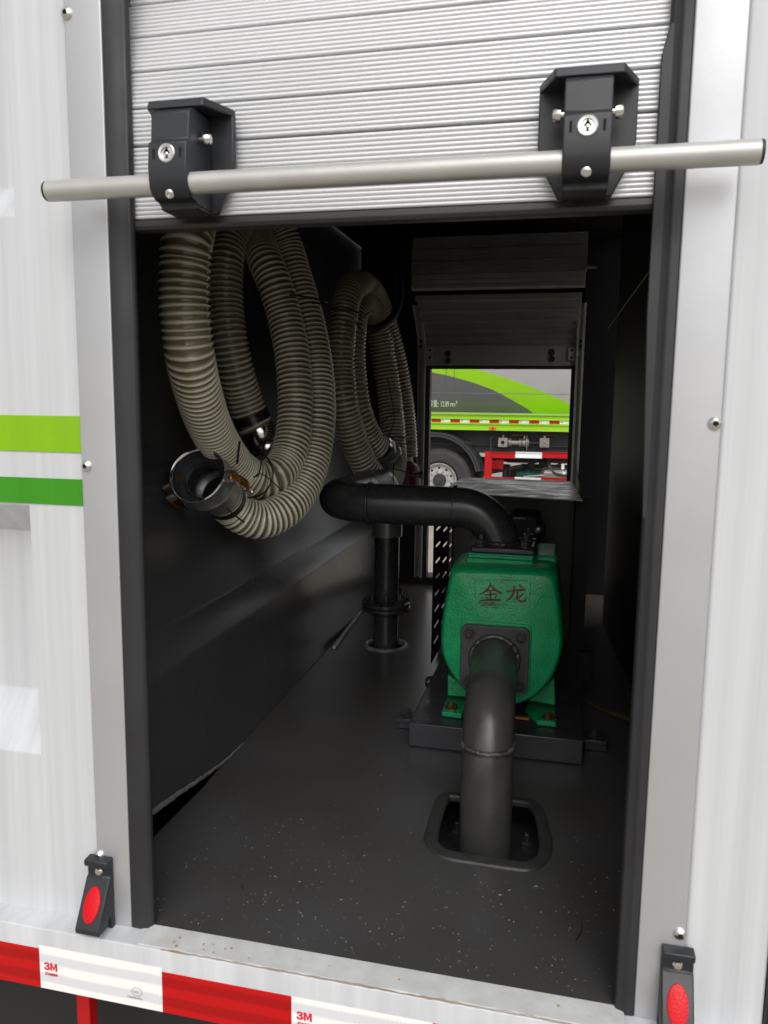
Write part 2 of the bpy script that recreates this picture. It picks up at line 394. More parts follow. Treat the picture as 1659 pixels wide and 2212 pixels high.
# black guide channels: lip with a rounded nose and an inner jamb
def channel(sgn, xo, xi):
    w = abs(xi - xo)
    def X(t): return xo + sgn * t
    poly = [(X(0), .0), (X(w * .45), -.001), (X(w * .62), .002), (X(w * .9), .004), (X(w), .008), (X(w), .013), (X(0), .013)]
    c = MB().prism(poly, 'Z', -.752, 1.05)
    c.box(min(X(0), X(w * .3)), max(X(0), X(w * .3)), .0135, .040, -.72, 1.05)
    return c
channel(1, -.561, -.5305).build('guide_channel', M['rubber'], TR, bevel=.0015)
channel(-1, .109, .0865).build('guide_channel', M['rubber'], TR, bevel=.0015)
MB().prism([(.105, .398), (.0865, .392), (.0795, .362), (.0792, .10), (.0865, -.12), (.105, -.12)], 'Y', .0035, .0125).build('rubber_lip', M['rubber'], TR, bevel=.001)
# dome screws along the trims
def dome(x, z, r=.0075, y=-.001):
    b = MB(); b.lathe((x, y, z), (0, -1, 0), [(0, r), (.0012, r), (.003, r * .8), (.0042, r * .45), (.0045, r * .4), (.002, r * .36), (.002, .0005)], 20)
    o = b.build('dome_screw', M['screw'], TR)
    MB().lathe((x, y - .0021, z), (0, -1, 0), [(0, r * .38), (.0004, r * .38)], 6).build('socket', M['hole'], o)
for xy in ((143, 28), (186, 1007), (214, 1848), (1545, 915), (1469, 2018)):
    p = P(xy, Y=-.002); dome(p.x, p.z)
# sill and skirt
skp = [(-.031, -.7275), (-.0305, -.7262), (.011, -.7238), (.011, -.83), (-.012, -.83), (-.012, -.819), (-.031, -.817)]
MB().prism(skp, 'X', -1.9, .2525).build('skirt', M['white'], TR, bevel=.0012)
MB().prism([(-.0292, -.7258), (-.0282, -.7238), (.0098, -.7216), (.0098, -.7232)], 'X', -.535, .098).build('door_sill', M['sill'], TR, bevel=.0006)
# rust-stained seam line along the sill lip
q = MB(); pts = []
for k in range(70):
    x = -.50 + k * .0083; pts.append((x, -.0303 + random.uniform(-.0006, .0004), -.7245 + random.uniform(-.0006, .0009)))
q.tube(pts, lambda i: .0005 + .0008 * random.random(), 6)
q.build('sealant_line', mat('rust_stained_sealant', (.36, .33, .29), .6, col2=(.26, .17, .10), vscale=12, bump=.4), TR)
q = MB()
for k in range(14):
    x = random.choice((random.uniform(-.5, -.38), random.uniform(-.5, .08))); y = random.uniform(-.026, -.004); rr = random.uniform(.0008, .0022)
    q.lathe((x, y, -.7222), (0, 0, 1), [(0, rr), (.0008, rr * .7)], 7)
q.build('rust_spots', mat('rust_brown', (.30, .13, .05), .8, col2=(.45, .33, .2), vscale=60), TR)['kind'] = 'stuff'
# reflective tape segments
TZ0, TZ1 = -.8165, -.757
def tape(x0, x1, mt, label, top=TZ1):
    o = MB().box(x0, x1, -.0318, -.0311, TZ0, top).build('reflective_tape', mt, TR); return o
tape(-.90, -.6865, M['tapered'], '')
w1 = tape(-.6865, -.4985, M['tapewhite'], '', -.752)
tape(-.4985, -.3145, M['tapered'], '')
w2 = tape(-.3145, -.1300, M['tapewhite'], '')
tape(-.1300, .055, M['tapered'], '')
w3 = tape(.055, .24, M['tapewhite'], '')
for w, x in ((w1, -.6865), (w2, -.3145), (w3, .055)):
    q = MB(); hh = .0118; ww = .0112
    q.prism([(x + .007 + .0095 + px * ww, -.7875 + pz * hh) for px, pz in [(0, 0), (0, 1), (.3, 1), (.5, .45), (.7, 1), (1, 1), (1, 0), (.74, 0), (.74, .6), (.58, .12), (.42, .12), (.26, .6), (.26, 0)]], 'Y', -.0321, -.0318)
    q.build('tape_lettering', M['tapeprint'], w, smooth=0)
    q = MB(); q.prism([(x + .007 + px * .0112, -.7875 + pz * hh) for px, pz in [(0, .68), (.0, .80), (.12, .95), (.35, 1.0), (.62, .97), (.78, .8), (.75, .6), (.62, .52), (.79, .42), (.82, .25), (.72, .07), (.45, 0), (.15, .02), (0, .15), (-.02, .32), (.24, .32), (.3, .22), (.45, .22), (.52, .30), (.48, .40), (.25, .42), (.25, .61), (.45, .63), (.5, .72), (.42, .80), (.3, .79), (.25, .68)]], 'Y', -.0321, -.0318)
    q.build('tape_lettering', M['tapeprint'], w, smooth=0)
    text_mesh('\u53cd\u5149\u6807\u8bc6', .0042, M['tapeprint'], 'tape_lettering', w, (x + .008, -.0322, -.7945), .0002, 1.2, bold=.0002)
    ring = MB(); cx, cz = x + .150, -.794
    pts = [(cx + .0078 * cos(2 * pi * k / 28), -.0321, cz + .006 * sin(2 * pi * k / 28)) for k in range(29)]
    ring.tube(pts, .0004, 5); ring.build('approval_mark', M['greyprint'], w)
    text_mesh('CCC', .0048, M['greyprint'], 'approval_mark', w, (cx - .0052, -.0322, cz - .0018), .0002, .85)
    text_mesh('C002098 3M-2', .0038, M['greyprint'], 'approval_mark', w, (cx - .0145, -.0322, cz - .0105), .0002)
# marker lights
def marker_light(X0):
    ZT = -.622; q = MB()
    h = .018
    body = [(-.001, ZT), (-.017, ZT - .001), (-.0165, ZT - .010), (-.0085, ZT - .0125), (-.0085, ZT - .027), (-.012, ZT - .029), (-.043, ZT - .087), (-.041, ZT - .094),
            (-.018, ZT - .0935), (-.0165, ZT - .085), (-.010, ZT - .083), (-.0085, ZT - .090), (-.0085, ZT - .104), (-.001, ZT - .104)]
    q.prism(body, 'X', X0 - h, X0 + h)
    o = q.build('marker_light', M['plastic'], TR, bevel=.0018)
    # lens on the tilted face from (-.012, ZT-.029) to (-.043, ZT-.087)
    a_ = Vector((0, -.012, ZT - .029)); b_ = Vector((0, -.043, ZT - .087)); d_ = (b_ - a_).normalized(); nrm = Vector((0, d_.z, -d_.y)); nrm = nrm if nrm.y < 0 else -nrm
    c_ = a_ + (b_ - a_) * .50
    l = MB(); seg = 32; rings = [(0, 1.0, 0), (1, .97, .0014), (2, .7, .0022), (3, .35, .0026), (4, .02, .0027)]
    vs = []; fs = []
    for i, s_, hh in rings:
        for k in range(seg):
            an = 2 * pi * k / seg; vs.append(Vector((X0, 0, 0)) + c_ + Vector((.0118, 0, 0)) * cos(an) * s_ + d_ * .0235 * sin(an) * s_ + nrm * (hh + .0002))
    for i in range(4):
        for k in range(seg): fs.append((i * seg + k, i * seg + (k + 1) % seg, (i + 1) * seg + (k + 1) % seg, (i + 1) * seg + k))
    fs.append(tuple(range(4 * seg, 5 * seg)))
    l.add(vs, fs).build('lens', M['lens'], o)
    for dz in (.020, .095):
        s = MB(); s.lathe((X0 + (.004 if dz > .05 else 0), -.0086, ZT - dz), (0, -1, 0), [(0, .006), (.001, .006), (.003, .0045), (.0038, .002), (.0038, .0002)], 16)
        s.build('screw', M['screw'], o)
marker_light(-.603); marker_light(.153)

# floor plate with its cut-outs
HO = [c8(*p) for p in [(450, 742), (425, 775), (395, 860), (372, 960), (372, 1010), (400, 1050), (480, 1085), (860, 1143), (930, 1140), (985, 1100), (1000, 1020), (985, 900), (955, 815), (900, 780), (700, 765)]]
hole = [P(p, Z=FL) for p in HO]; hole = [Vector((p.x, p.y)) for p in hole]
# denser smooth loop
hl = catmull([(p.x, p.y, 0) for p in hole + [hole[0]]], .008)[:-1]
hl = [Vector((p.x, p.y)) for p in hl]
SPX, SPY, SPR = -.507, 1.345, .0375
circ = [Vector((SPX + .056 * cos(2 * pi * k / 28), SPY + .056 * sin(2 * pi * k / 28))) for k in range(28)]
outer = [(-.600, .010), (.16, .010), (.19, .6), (.195, 1.1), (.195, 2.3), (-.69, 2.3), (-.684, 1.72), (-.668, 1.33), (-.658, .85), (-.658, .60), (-.643, .39), (-.646, .22), (-.64, .05)]
def plate_with_holes(outer, holes, z1, z0):
    bm = bmesh.new(); loops = []
    for lp in [outer] + holes:
        vs = [bm.verts.new((p[0], p[1], z1)) for p in lp]; es = [bm.edges.new((vs[i], vs[(i + 1) % len(vs)])) for i in range(len(vs))]
        loops.append((vs, es))
    bmesh.ops.triangle_fill(bm, use_beauty=True, use_dissolve=False, edges=[e for l in loops for e in l[1]])
    top = [f for f in bm.faces]
    for vs, es in loops:
        low = [bm.verts.new((w_.co.x, w_.co.y, z0)) for w_ in vs]
        for i in range(len(vs)):
            j = (i + 1) % len(vs); bm.faces.new((vs[i], vs[j], low[j], low[i]))
    bmesh.ops.recalc_face_normals(bm, faces=bm.faces)
    me = bpy.data.meshes.new('floor_plate'); bm.to_mesh(me); bm.free(); return me
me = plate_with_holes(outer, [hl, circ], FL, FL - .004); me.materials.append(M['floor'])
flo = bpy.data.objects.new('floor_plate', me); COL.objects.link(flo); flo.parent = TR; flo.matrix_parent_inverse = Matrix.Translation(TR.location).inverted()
# rubber rim round the pipe cut-out
q = MB(); n = len(hl); cc = sum(hl, Vector((0, 0))) / n
prof = [(-.003, -.004), (-.003, .003), (.0, .006), (.008, .006), (.017, .004), (.019, 0.0005)]
vs = []; fs = []
for i in range(n):
    t = (hl[(i + 1) % n] - hl[i - 1]).normalized(); nn = Vector((t.y, -t.x)); nn = nn if nn.dot(hl[i] - cc) > 0 else -nn
    wob = 1 + .18 * noise.noise(Vector((hl[i].x * 30, hl[i].y * 30, 0)))
    for (u, h) in prof: pp = hl[i] + nn * u * wob; vs.append((pp.x, pp.y, FL + h * wob))
k_ = len(prof)
for i in range(n):
    for j in range(k_ - 1): fs.append((i * k_ + j, ((i + 1) % n) * k_ + j, ((i + 1) % n) * k_ + j + 1, i * k_ + j + 1))
q.add(vs, fs).build('hole_rim', mat('rim_rubber', (.035, .034, .034), .5, var=.3, vscale=40, bump=.3, bscale=200), TR)
# scuffed bare weld beside the rim (front left)
q = MB(); pts = [P(c8(*p), Z=FL + .002) for p in [(325, 960), (332, 1010), (360, 1062), (420, 1090), (520, 1105), (610, 1118), (700, 1135)]]
q.tube(catmull(pts, .006), lambda i: .0022 + .0012 * sin(i * 2.3), 6); q.build('weld_scuff', M['weld'], TR)
# rim of the stand pipe hole
q = MB(); q.lathe((SPX, SPY, FL), (0, 0, 1), [(-.004, .054), (.006, .055), (.009, .060), (.007, .066), (.0006, .070)], 36, cap=False)
q.build('hole_rim', mat('worn_rim', (.05, .05, .05), .45, col2=(.22, .22, .22), vscale=22), TR)
# plate below the front cut-out with its studs
UZ = FL - .085
q = MB().box(-.26, .06, .20, .56, UZ - .006, UZ); up_ = q.build('lower_flange', M['inside'], TR)
for p in ((495, 945), (912, 1015)):
    c = P(c8(*p), Z=UZ + .01); q = MB(); q.hexbolt((c.x, c.y, UZ), (0, 0, 1), .011, .012, .016); q.build('stud_bolt', M['frame'], up_)
# interior shell
def panel(name, m_, *bx): return MB().box(*bx).build(name, m_, TR)
q = MB()   # lower side wall with the lifted front bottom edge, ledge, upper wall
ys = [.076, .22, .30, .40, .455, .57, .9, 1.33, 1.75, 2.2025]
zb = [-.672, -.679, -.690, -.706, -.7205, -.7205, -.7205, -.7205, -.7205, -.7205]
prf = lambda y, z0: [(-.650, z0), (-.650, -.460), (-.653, -.452), (-.696, -.410), (-.702, -.402), (-.745, -.12), (-.806, .35), (-.812, .62)]
vs = []; fs = []
for y, z0 in zip(ys, zb):
    sh = -.018 * max(0, (y - .57)) / .76 * (.9 if y > 1.33 else 1)
    for p in prf(y, z0): vs.append((p[0] + sh, y, p[1]))
def wall_part(name, m_, j0, j1):
    q = MB(); nj = j1 - j0 + 1; vv = []; ff = []
    for off in (0, -.003):
        for i in range(len(ys)):
            for j in range(j0, j1 + 1): x, y, z = vs[i * 8 + j]; vv.append((x + off, y, z))
    N = len(ys) * nj
    for i in range(len(ys) - 1):
        for j in range(nj - 1):
            k = i * nj + j; ff.append((k, k + nj, k + nj + 1, k + 1)); ff.append((N + k + 1, N + k + nj + 1, N + k + nj, N + k))
        for k in (i * nj, i * nj + nj - 1): ff.append((k, k + nj, N + k + nj, N + k))
    for i in (0, len(ys) - 1):
        for j in range(nj - 1): k = i * nj + j; ff.append((k, k + 1, N + k + 1, N + k))
    return q.add(vv, ff).build(name, m_, TR, smooth=60)
wall_part('side_wall', M['wallgrey'], 0, 5); wall_part('upper_side_wall', M['sidedark'], 5, 7)
# sealant strip at the lifted edge, pale bead farther back
q = MB(); a_ = [(.10, -.668), (.22, -.677), (.32, -.692), (.42, -.708), (.50, -.717), (.60, -.720)]
vs = []; fs = []
cpts = catmull([(-.648, y, z) for y, z in a_], .012)
for i, p in enumerate(cpts):
    w = .013 * (1 - i / (len(cpts) - 1)) ** .6 + .001; wb = random.uniform(-.0012, .0012)
    vs += [(p.x, p.y, p.z + w * .3 + wb), (p.x + .004, p.y, p.z + wb), (p.x + .003, p.y, p.z - w * .5 + wb), (p.x - .006, p.y, p.z - w * .6)]
for i in range(len(cpts) - 1):
    for j in range(3): fs.append((i * 4 + j, i * 4 + 4 + j, i * 4 + 5 + j, i * 4 + 1 + j))
q.add(vs, fs).build('sealant_strip', M['sealant'], TR, smooth=60)
q = MB(); pts = catmull([P(p, Z=FL + .006) for p in [(722, 1398), (745, 1365), (768, 1335), (784, 1312), (800, 1285), (808, 1262)]], .02)
q.tube(pts, lambda i: .0055 + .0006 * sin(i * .5), 8); q.build('sealant_bead', M['bead'], TR)
panel('ceiling', M['blackwall'], -.82, .30, .076, 2.32, .62, .63)
# right-hand interior: black box wall whose foot runs in, then steps back
q = MB(); q.prism([(.112, .076), (.192, .30), (.196, 1.13), (.147, 1.79), (.32, 1.80), (.32, .076)], 'Z', -.7205, .62); q.build('inner_wall', M['blackwall'], TR, smooth=0)
q = MB(); e0 = P((1408, 579), Y=.95); e1 = P((1314, 709), Y=1.75); q.tube([e0, e1], .0016, 6); q.build('edge_trim', M['farguide'], TR)
# rear (far side) wall round the far doorway
panel('far_wall', M['inside'], -.82, -.545, 2.203, 2.28, FL, .62)
panel('far_wall', M['blackwall'], .046, .32, 2.203, 2.28, FL, .62)
panel('far_wall', M['blackwall'], -.82, .32, 2.283, 2.30, .163, .62)
panel('far_sill', M['rubber'], -.60, .078, 2.19, 2.29, FL + .0005, FL + .032)
panel('front_header', M['inside'], -.82, .30, .076, .08, .40, .62)
# boxes added under the locker, rails and a low screen, keep the underside dark
q = MB(); q.box(-1.9, 1.4, .45, .55, -1.08, -.83); q.box(-1.9, 1.4, 1.6, 1.7, -1.08, -.83); q.box(-1.9, 1.4, .05, 2.25, -.835, -.83)
q.box(-1.9, 1.4, .14, .20, GZ + .02, -.8355)
q.build('underside_blocker', M['chassis'], TR)
MB().box(-1.9, 1.4, .03, 2.3, .99, 1.0).build('roof', M['white'], TR)
MB().box(-1.9, -.83, .076, 2.3, -.83, .99).build('tank_shell', M['inside'], TR)
# red post under the skirt
q = MB(); c0 = P((186, 2137), Y=.06); c1_ = P((196, 2212), Y=.06)
MB().box(c0.x - .011, c0.x + .011, .05, .072, -1.35, -.818).build('red_post', M['redp'], TR, bevel=.002)

# ================================================================= near roller shutter
SH = thing('roller_shutter', 'half-raised ribbed aluminium roller shutter of the near doorway', 'roller shutter', (-.22, .02, .224))
SLH = .0437; NR = 8
def slat_mesh():
    q = MB(); prof = [(.0065, .0004), (.0035, .0008)]
    w = (SLH - .0025) / NR
    prof = [(.020, .0002), (.018, .0014)]
    for r in range(NR):
        z0 = .0014 + r * w
        first = r == NR - 1
        for k in range(7):
            t = k / 6; prof.append((.0032 - .0012 * sin(pi * t) ** .6, z0 + w * (.05 + .90 * t)))
        prof.append((.0044, z0 + w))
    prof[-1] = (.0045, SLH - .0010); prof.append((.020, SLH - .0006)); prof += [(.022, SLH - .0008), (.022, .0004)]
    q.prism(prof, 'X', -.545, .102)
    return q
base = slat_mesh(); y_, z_ = .0128, .224
first = None; tilt = [0, 0, 0, 5, 10, 14, 18, 22, 26, 30, 34, 38, 42, 46, 50]
for k in range(15):
    a_ = R_(tilt[k])
    if first is None:
        o = base.build('slat', M['alu'], SH, smooth=40); first = o; loc0 = SH.location.copy()
        o.data.transform(Matrix.Translation((0, 0, 0)))
    else:
        o = first.copy(); COL.objects.link(o)
    o.parent = SH; o.matrix_parent_inverse = Matrix.Translation(-SH.location)
    o.location = (0, y_, z_); o.rotation_euler = (-a_, 0, 0)
    y_ += SLH * sin(a_); z_ += SLH * cos(a_)
q = MB(); q.prism([(.012, .2238), (.034, .2238), (.034, .212), (.024, .2105), (.013, .2115), (.0105, .216)], 'X', -.534, .0885)
q.build('bottom_seal', mat('grey_black_seal', (.035, .034, .033), .45, var=.4, vscale=6, stretch=(1, 1, 6)), SH, bevel=.001)
# handle bar
q = MB(); BZ, BY, BR = .2445, -.055, .0118
xa, xb = -.603, .169
q.lathe((xa, BY, BZ), (1, 0, 0), [(0, BR * .92), (.001, BR), (xb - xa - .001, BR), (xb - xa, BR * .92)], 40)
hb = q.build('handle_bar', M['bar'], SH)
for x, s in ((xa, -1), (xb, 1)):
    MB().lathe((x, BY, BZ), (s, 0, 0), [(0, BR * .97), (.0025, BR * .93), (.003, BR * .5)], 32).build('end_cap', M['rubber'], hb)
def latch(X0):
    q = MB()
    q.prism([(X0 - .0505, .334), (X0 + .0505, .334), (X0 + .0505, .277), (X0 + .042, .25), (X0 + .028, .223), (X0 - .028, .223), (X0 - .042, .25), (X0 - .0505, .277)], 'Y', -.004, .005)
    # hood: trapezoid roof, front lip
    hv = [(X0 - .0505, .004, .332), (X0 + .0505, .004, .332), (X0 + .0505, -.004, .332), (X0 + .034, -.050, .328), (X0 - .034, -.050, .328), (X0 - .0505, -.004, .332)]
    hv2 = [(x, y + (.004 if y < -.04 else 0), z + (.0105 if y < -.04 else .007)) for x, y, z in hv]
    q.add(hv + hv2, [(5, 4, 3, 2, 1, 0), (6, 7, 8, 9, 10, 11)] + [(i, (i + 1) % 6, (i + 1) % 6 + 6, i + 6) for i in range(6)])
    o = q.build('latch', M['plastic'], SH, bevel=.0016)
    arm = [(-.0045, .3275), (-.048, .3275), (-.060, .320), (-.0625, .290), (-.0685, .2855), (-.0705, .262), (-.0700, .249), (-.0685, .239), (-.064, .232), (-.056, .2275), (-.046, .2262), (-.044, .2235), (-.0045, .2235)]
    MB().prism(arm, 'X', X0 - .0232, X0 + .0232).build('latch_arm', M['plastic'], o, bevel=.0014)
    MB().box(X0 - .0225, X0 + .0225, -.0445, -.0045, .2195, .2355).build('latch_foot', M['plastic'], o, bevel=.002)
    lk = MB(); lk.lathe((X0, -.0695, .2735), (0, -1, 0), [(0, .0104), (.0016, .0102), (.0026, .009), (.0022, .0062), (.0004, .0058), (.0004, .0002)], 28)
    l = lk.build('lock_cylinder', M['screw'], o)
    MB().box(X0 - .0011, X0 + .0011, -.0706, -.0699, .2735 - .0045, .2735 + .005).add([(X0 - .004, -.0706, .2735), (X0 + .004, -.0706, .2735), (X0, -.0706, .2795)], [(0, 1, 2)]).build('keyhole', M['hole'], o)
    MB().lathe((X0, -.0698, .2728), (0, -1, 0), [(0, .0022), (.0014, .0019), (.0018, .001)], 12).build('key_pin', M['screw'], o)
    s = MB(); s.lathe((X0 + .0005, -.0655, .2315), (0, -.9, -.45), [(0, .0052), (.001, .0052), (.0022, .004), (.0026, .0022), (.0014, .002), (.0014, .0002)], 18); s.build('screw', M['screw'], o)
    for s_ in (-1, 1):
        b = MB(); b.lathe((X0 + s_ * .0232, -.030, .2985), (s_, 0, 0), [(0, .0035), (.004, .0035), (.004, .0072), (.0085, .0072), (.0115, .0055), (.0125, .002)], 16)
        b.build('side_bolt', M['screw'], o)
    for s_ in (-1, 1):
        MB().box(X0 + s_ * .016 - .0013, X0 + s_ * .016 + .0013, -.0702, -.0698, .268, .279).build('lock_mark', M['hole'], o)
latch(.0078); latch(-.4425)

# ================================================================= far roller shutter with guides
FY = 2.2
FS = thing('far_roller_shutter', 'dull grey roller shutter half rolled up in the doorway across the locker', 'roller shutter', (-.26, FY, FL))
def FP(x, y, Y=FY): return P(c4(x, y), Y=Y)
def quadbox(name, mt, pts, th, parent, bevel=0):
    """four-corner plate (top-left, top-right, bottom-right, bottom-left) with thickness away from the viewer"""
    vs = [Vector(p) for p in pts] + [Vector(p) + Vector((0, th, 0)) for p in pts]
    return MB().add(vs, [(0, 3, 2, 1), (4, 5, 6, 7), (0, 1, 5, 4), (1, 2, 6, 5), (2, 3, 7, 6), (3, 0, 4, 7)]).build(name, mt, parent, bevel=bevel, smooth=0)
# slats leaning in towards the viewer as they rise
rows = [(612, 2.20), (562, 2.185), (512, 2.15), (462, 2.10), (408, 2.04), (352, 1.97)]
zt = [P(c4(1030, r[0]), Y=r[1]) for r in rows]
XL, XR = FP(640, 612).x, FP(1425, 612).x
for i in range(5):
    lo, hi = zt[i], zt[i + 1]; d_ = (hi - lo); n_ = Vector((0, -d_.z, d_.y)).normalized()
    if n_.y > 0: n_ = -n_
    pr = []
    for t, h in ((0, 0), (.05, .014), (.16, .018), (.22, .002), (.34, .0), (.60, .007), (.74, .004), (.82, .016), (.93, .018), (1, 0)):
        p = lo + d_ * t + n_ * h; pr.append((p.y, p.z))
    pr += [(hi.y + .008, hi.z), (lo.y + .008, lo.z)]
    MB().prism(pr, 'X', XL, XR).build('slat', M['farslat'], FS, smooth=30)
# top roll cover with ribbed slats
RY = 1.93
a0 = P(c4(568, 335), Y=RY); b0 = P(c4(1455, 300), Y=RY); a1_ = P(c4(555, 270), Y=RY)
q = MB(); zr = (a0.z + b0.z) / 2
q.prism([(RY - .006, zr), (RY - .006, zr + .012), (RY + .006, zr + .014), (RY + .002, zr + .03), (RY + .006, zr + .032), (RY + .006, zr + .05), (RY + .03, zr + .05), (RY + .03, zr - .004), (RY + .006, zr - .004)], 'X', a0.x, b0.x)
q.build('roll_bottom_rail', M['farguide'], FS, bevel=.001)
for r in range(3):
    pr = []
    z0 = zr + .052 + r * .045
    for k in range(29): pr.append((RY + .010 + r * .012 - .0035 * abs(sin(pi * k / 4)), z0 + .043 * k / 28))
    pr += [(RY + .04 + r * .012, z0 + .043), (RY + .04 + r * .012, z0)]
    MB().prism(pr, 'X', a0.x - .004, b0.x + .004).build('slat', M['farslat'], FS, smooth=0)
# bottom plate with bolts and hinges
tl, tr, br, bl = FP(645, 614), FP(1415, 606), FP(1408, 716), FP(645, 722)
zT = (tl.z + tr.z) / 2; zB = (br.z + bl.z) / 2
MB().box(XL, XR, FY - .004, FY + .02, zB, zT).build('bottom_plate', M['farslat'], FS, bevel=.002)
MB().box(XL, XR, FY - .002, FY + .022, zB - .012, zB).build('bottom_seal', M['rubber'], FS)
for p in ((755, 658), (757, 692), (1285, 650), (1285, 684)):
    c = FP(*p); b = MB(); b.lathe((c.x, FY - .004, c.z), (0, -1, 0), [(0, .012), (.004, .012), (.006, .009), (.003, .006), (.003, .001)], 16); b.build('bolt', M['rubber'], FS)
for sx, xs in ((1, (650, 680, 610, 645)), (-1, (1370, 1405, 1408, 1447))):
    a_ = FP(xs[0], 628); b_ = FP(xs[1], 690); q = MB(); q.box(a_.x, b_.x, FY - .012, FY - .004, b_.z, a_.z)
    c_ = FP(xs[2], 640); d_ = FP(xs[3], 670); q.box(min(c_.x, d_.x), max(c_.x, d_.x), FY - .016, FY - .004, d_.z, c_.z)
    o = q.build('hinge_bracket', M['farguide'], FS, bevel=.001)
    for dz in (.2, .8):
        MB().lathe(((a_.x + b_.x) / 2, FY - .012, b_.z + (a_.z - b_.z) * dz), (0, -1, 0), [(0, .005), (.002, .004)], 10).build('rivet', M['hole'], o)
# guide rails: straight leg and curved head
for x0, x1, xt in ((607, 645, 598), (1410, 1450, 1462)):
    A = FP(x0, 640); B = FP(x1, 640); q = MB(); w = B.x - A.x
    q.box(A.x, A.x + w * .28, FY - .02, FY, FL + .03, A.z); q.box(A.x + w * .28, A.x + w * .7, FY - .008, FY, FL + .03, A.z); q.box(A.x + w * .7, B.x, FY - .024, FY, FL + .03, A.z)
    # curved head
    pa = [(FY, A.z), (FY - .02, A.z + .04), (FY - .07, A.z + .10), (FY - .14, A.z + .155)]
    for (y0, z0), (y1, z1) in zip(pa, pa[1:]):
        for f0, f1, dd in ((0, .3, .02), (.3, .7, .008), (.7, 1, .024)):
            xA, xB = A.x + w * f0, A.x + w * f1
            q.add([(xA, y0 - dd, z0), (xB, y0 - dd, z0), (xB, y1 - dd, z1), (xA, y1 - dd, z1), (xA, y0, z0), (xB, y0, z0), (xB, y1, z1), (xA, y1, z1)], [(0, 1, 2, 3), (7, 6, 5, 4), (0, 4, 5, 1), (2, 6, 7, 3), (1, 5, 6, 2), (3, 7, 4, 0)])
    o = q.build('guide_rail', M['farguide'], FS, smooth=0)
    for zz in (596, 622):
        c = FP((x0 + x1) / 2 + (-4 if x0 < 1000 else 4), zz); MB().lathe((c.x, FY - .026, c.z), (0, -1, 0), [(0, .0065), (.003, .005)], 12).build('rivet', M['hole'], o)
# black inner rebates either side of the doorway
for x0, x1 in ((645, 662), (1378, 1412)):
    A = FP(x0, 900); B = FP(x1, 900); MB().box(A.x, B.x, FY - .002, FY + .04, FL + .03, zB - .01).build('rubber_rebate', M['rubber'], FS)
MB().lathe(tuple(P(c4(1485, 212), Y=1.93)), (1, 0, 0), [(-.012, .008), (.02, .008)], 10).build('roll_axle', M['steel'], FS)

# ================================================================= hoses
def hose(th, pts, rad, pitch, seg=32, depth=.085):
    n_s = 8
    path = catmull(pts, pitch / n_s)
    prof = [1.0, .997, .965, .935, .925, .925, .935, .965]
    q = MB(); q.tube(path, lambda i: rad * (1 + depth * ((prof[i % n_s] - .925) / .075) - depth), seg, mif=lambda i: (0, 2, 1, 1, 1, 1, 2, 0)[i % n_s])
    o = q.build('hose_wall', [M['rib'], M['groove'], M['ribside']], th, smooth=180)
    return path, o
def C3(x, y, d): return P(c3(x, y), d=d)
def band(th, path_pt, tan, r, w, name, mt):
    q = MB(); q.lathe(path_pt, tan, [(-w / 2, r * .98), (-w / 2, r), (w / 2, r), (w / 2, r * .98)], 36, cap=False); return q.build(name, mt, th)
HO1 = thing('suction_hose', 'large cream ribbed suction hose coiled in two loops, open coupling facing out', 'hose', (-.62, .5, FL))
RH = .041
pts1 = [C3(*p) for p in [(631, 1855, 1.557), (688, 1920, 1.60), (780, 1988, 1.625), (900, 2014, 1.65), (1050, 1945, 1.69), (1165, 1800, 1.75), (1235, 1600, 1.80),
     (1268, 1350, 1.83), (1262, 1100, 1.86), (1228, 850, 1.88), (1170, 600, 1.90), (1105, 380, 1.92), (1050, 200, 1.93), (960, 20, 1.90), (800, -150, 1.80),
     (620, -190, 1.55), (480, -60, 1.32), (415, 150, 1.25), (392, 350, 1.245), (388, 550, 1.25), (403, 750, 1.26), (428, 950, 1.28), (476, 1160, 1.34), (545, 1370, 1.43),
     (640, 1550, 1.54), (745, 1680, 1.63), (865, 1750, 1.67), (975, 1728, 1.69), (1055, 1630, 1.73), (1100, 1480, 1.755), (1116, 1300, 1.77), (1112, 1100, 1.78),
     (1088, 880, 1.79), (1038, 650, 1.80), (975, 450, 1.80), (915, 310, 1.82), (880, 190, 1.90), (840, 90, 1.93), (760, 70, 1.86), (692, 150, 1.77), (662, 280, 1.73), (650, 440, 1.72),
     (655, 620, 1.72), (680, 820, 1.72), (722, 1020, 1.74), (772, 1190, 1.77), (828, 1340, 1.79), (880, 1440, 1.80)]]
path1, _ = hose(HO1, pts1, RH, .0118)
# near end: cam coupling
def nearest(path, p): return min(range(len(path)), key=lambda i: (path[i] - p).length)
cc0 = C3(470, 1720, 1.455); cdir = (path1[3] - cc0); cdir.normalize()
axc = (RM @ Vector((.22, .33, .95))).normalized()
RR = .0555
LC = .066
q = MB(); q.lathe(cc0, axc, [(LC, RR * .62), (.034, RR * .62), (.033, RR * .70), (.030, RR * .70), (.029, RR * .88), (.003, RR * .90), (0, RR * .93), (-.0015, RR * .97), (0, RR), (.006, RR), (.008, RR * .97), (.04, RR * .96), (.044, RR * 1.0), (.048, RR * .98), (.050, RR * .90), (LC, RR * .84), (.105, RR * .80), (.105, RR * .60)], 48, cap=False)
cp = q.build('coupling', [M['coupler'], M['boreshade']], HO1, smooth=30)
for pl in cp.data.polygons[:48 * 6]: pl.material_index = 1
MB().lathe(cc0, axc, [(.0035, RR * .895), (-.0004, RR * .925), (-.0022, RR * .965), (-.0004, RR * .995)], 56, cap=False).build('rim', M['chrome'], cp)
MB().lathe(cc0, axc, [(.1, .001), (.1, RR * .61)], 32, cap=False).build('coupling_bore', M['hole'], cp)
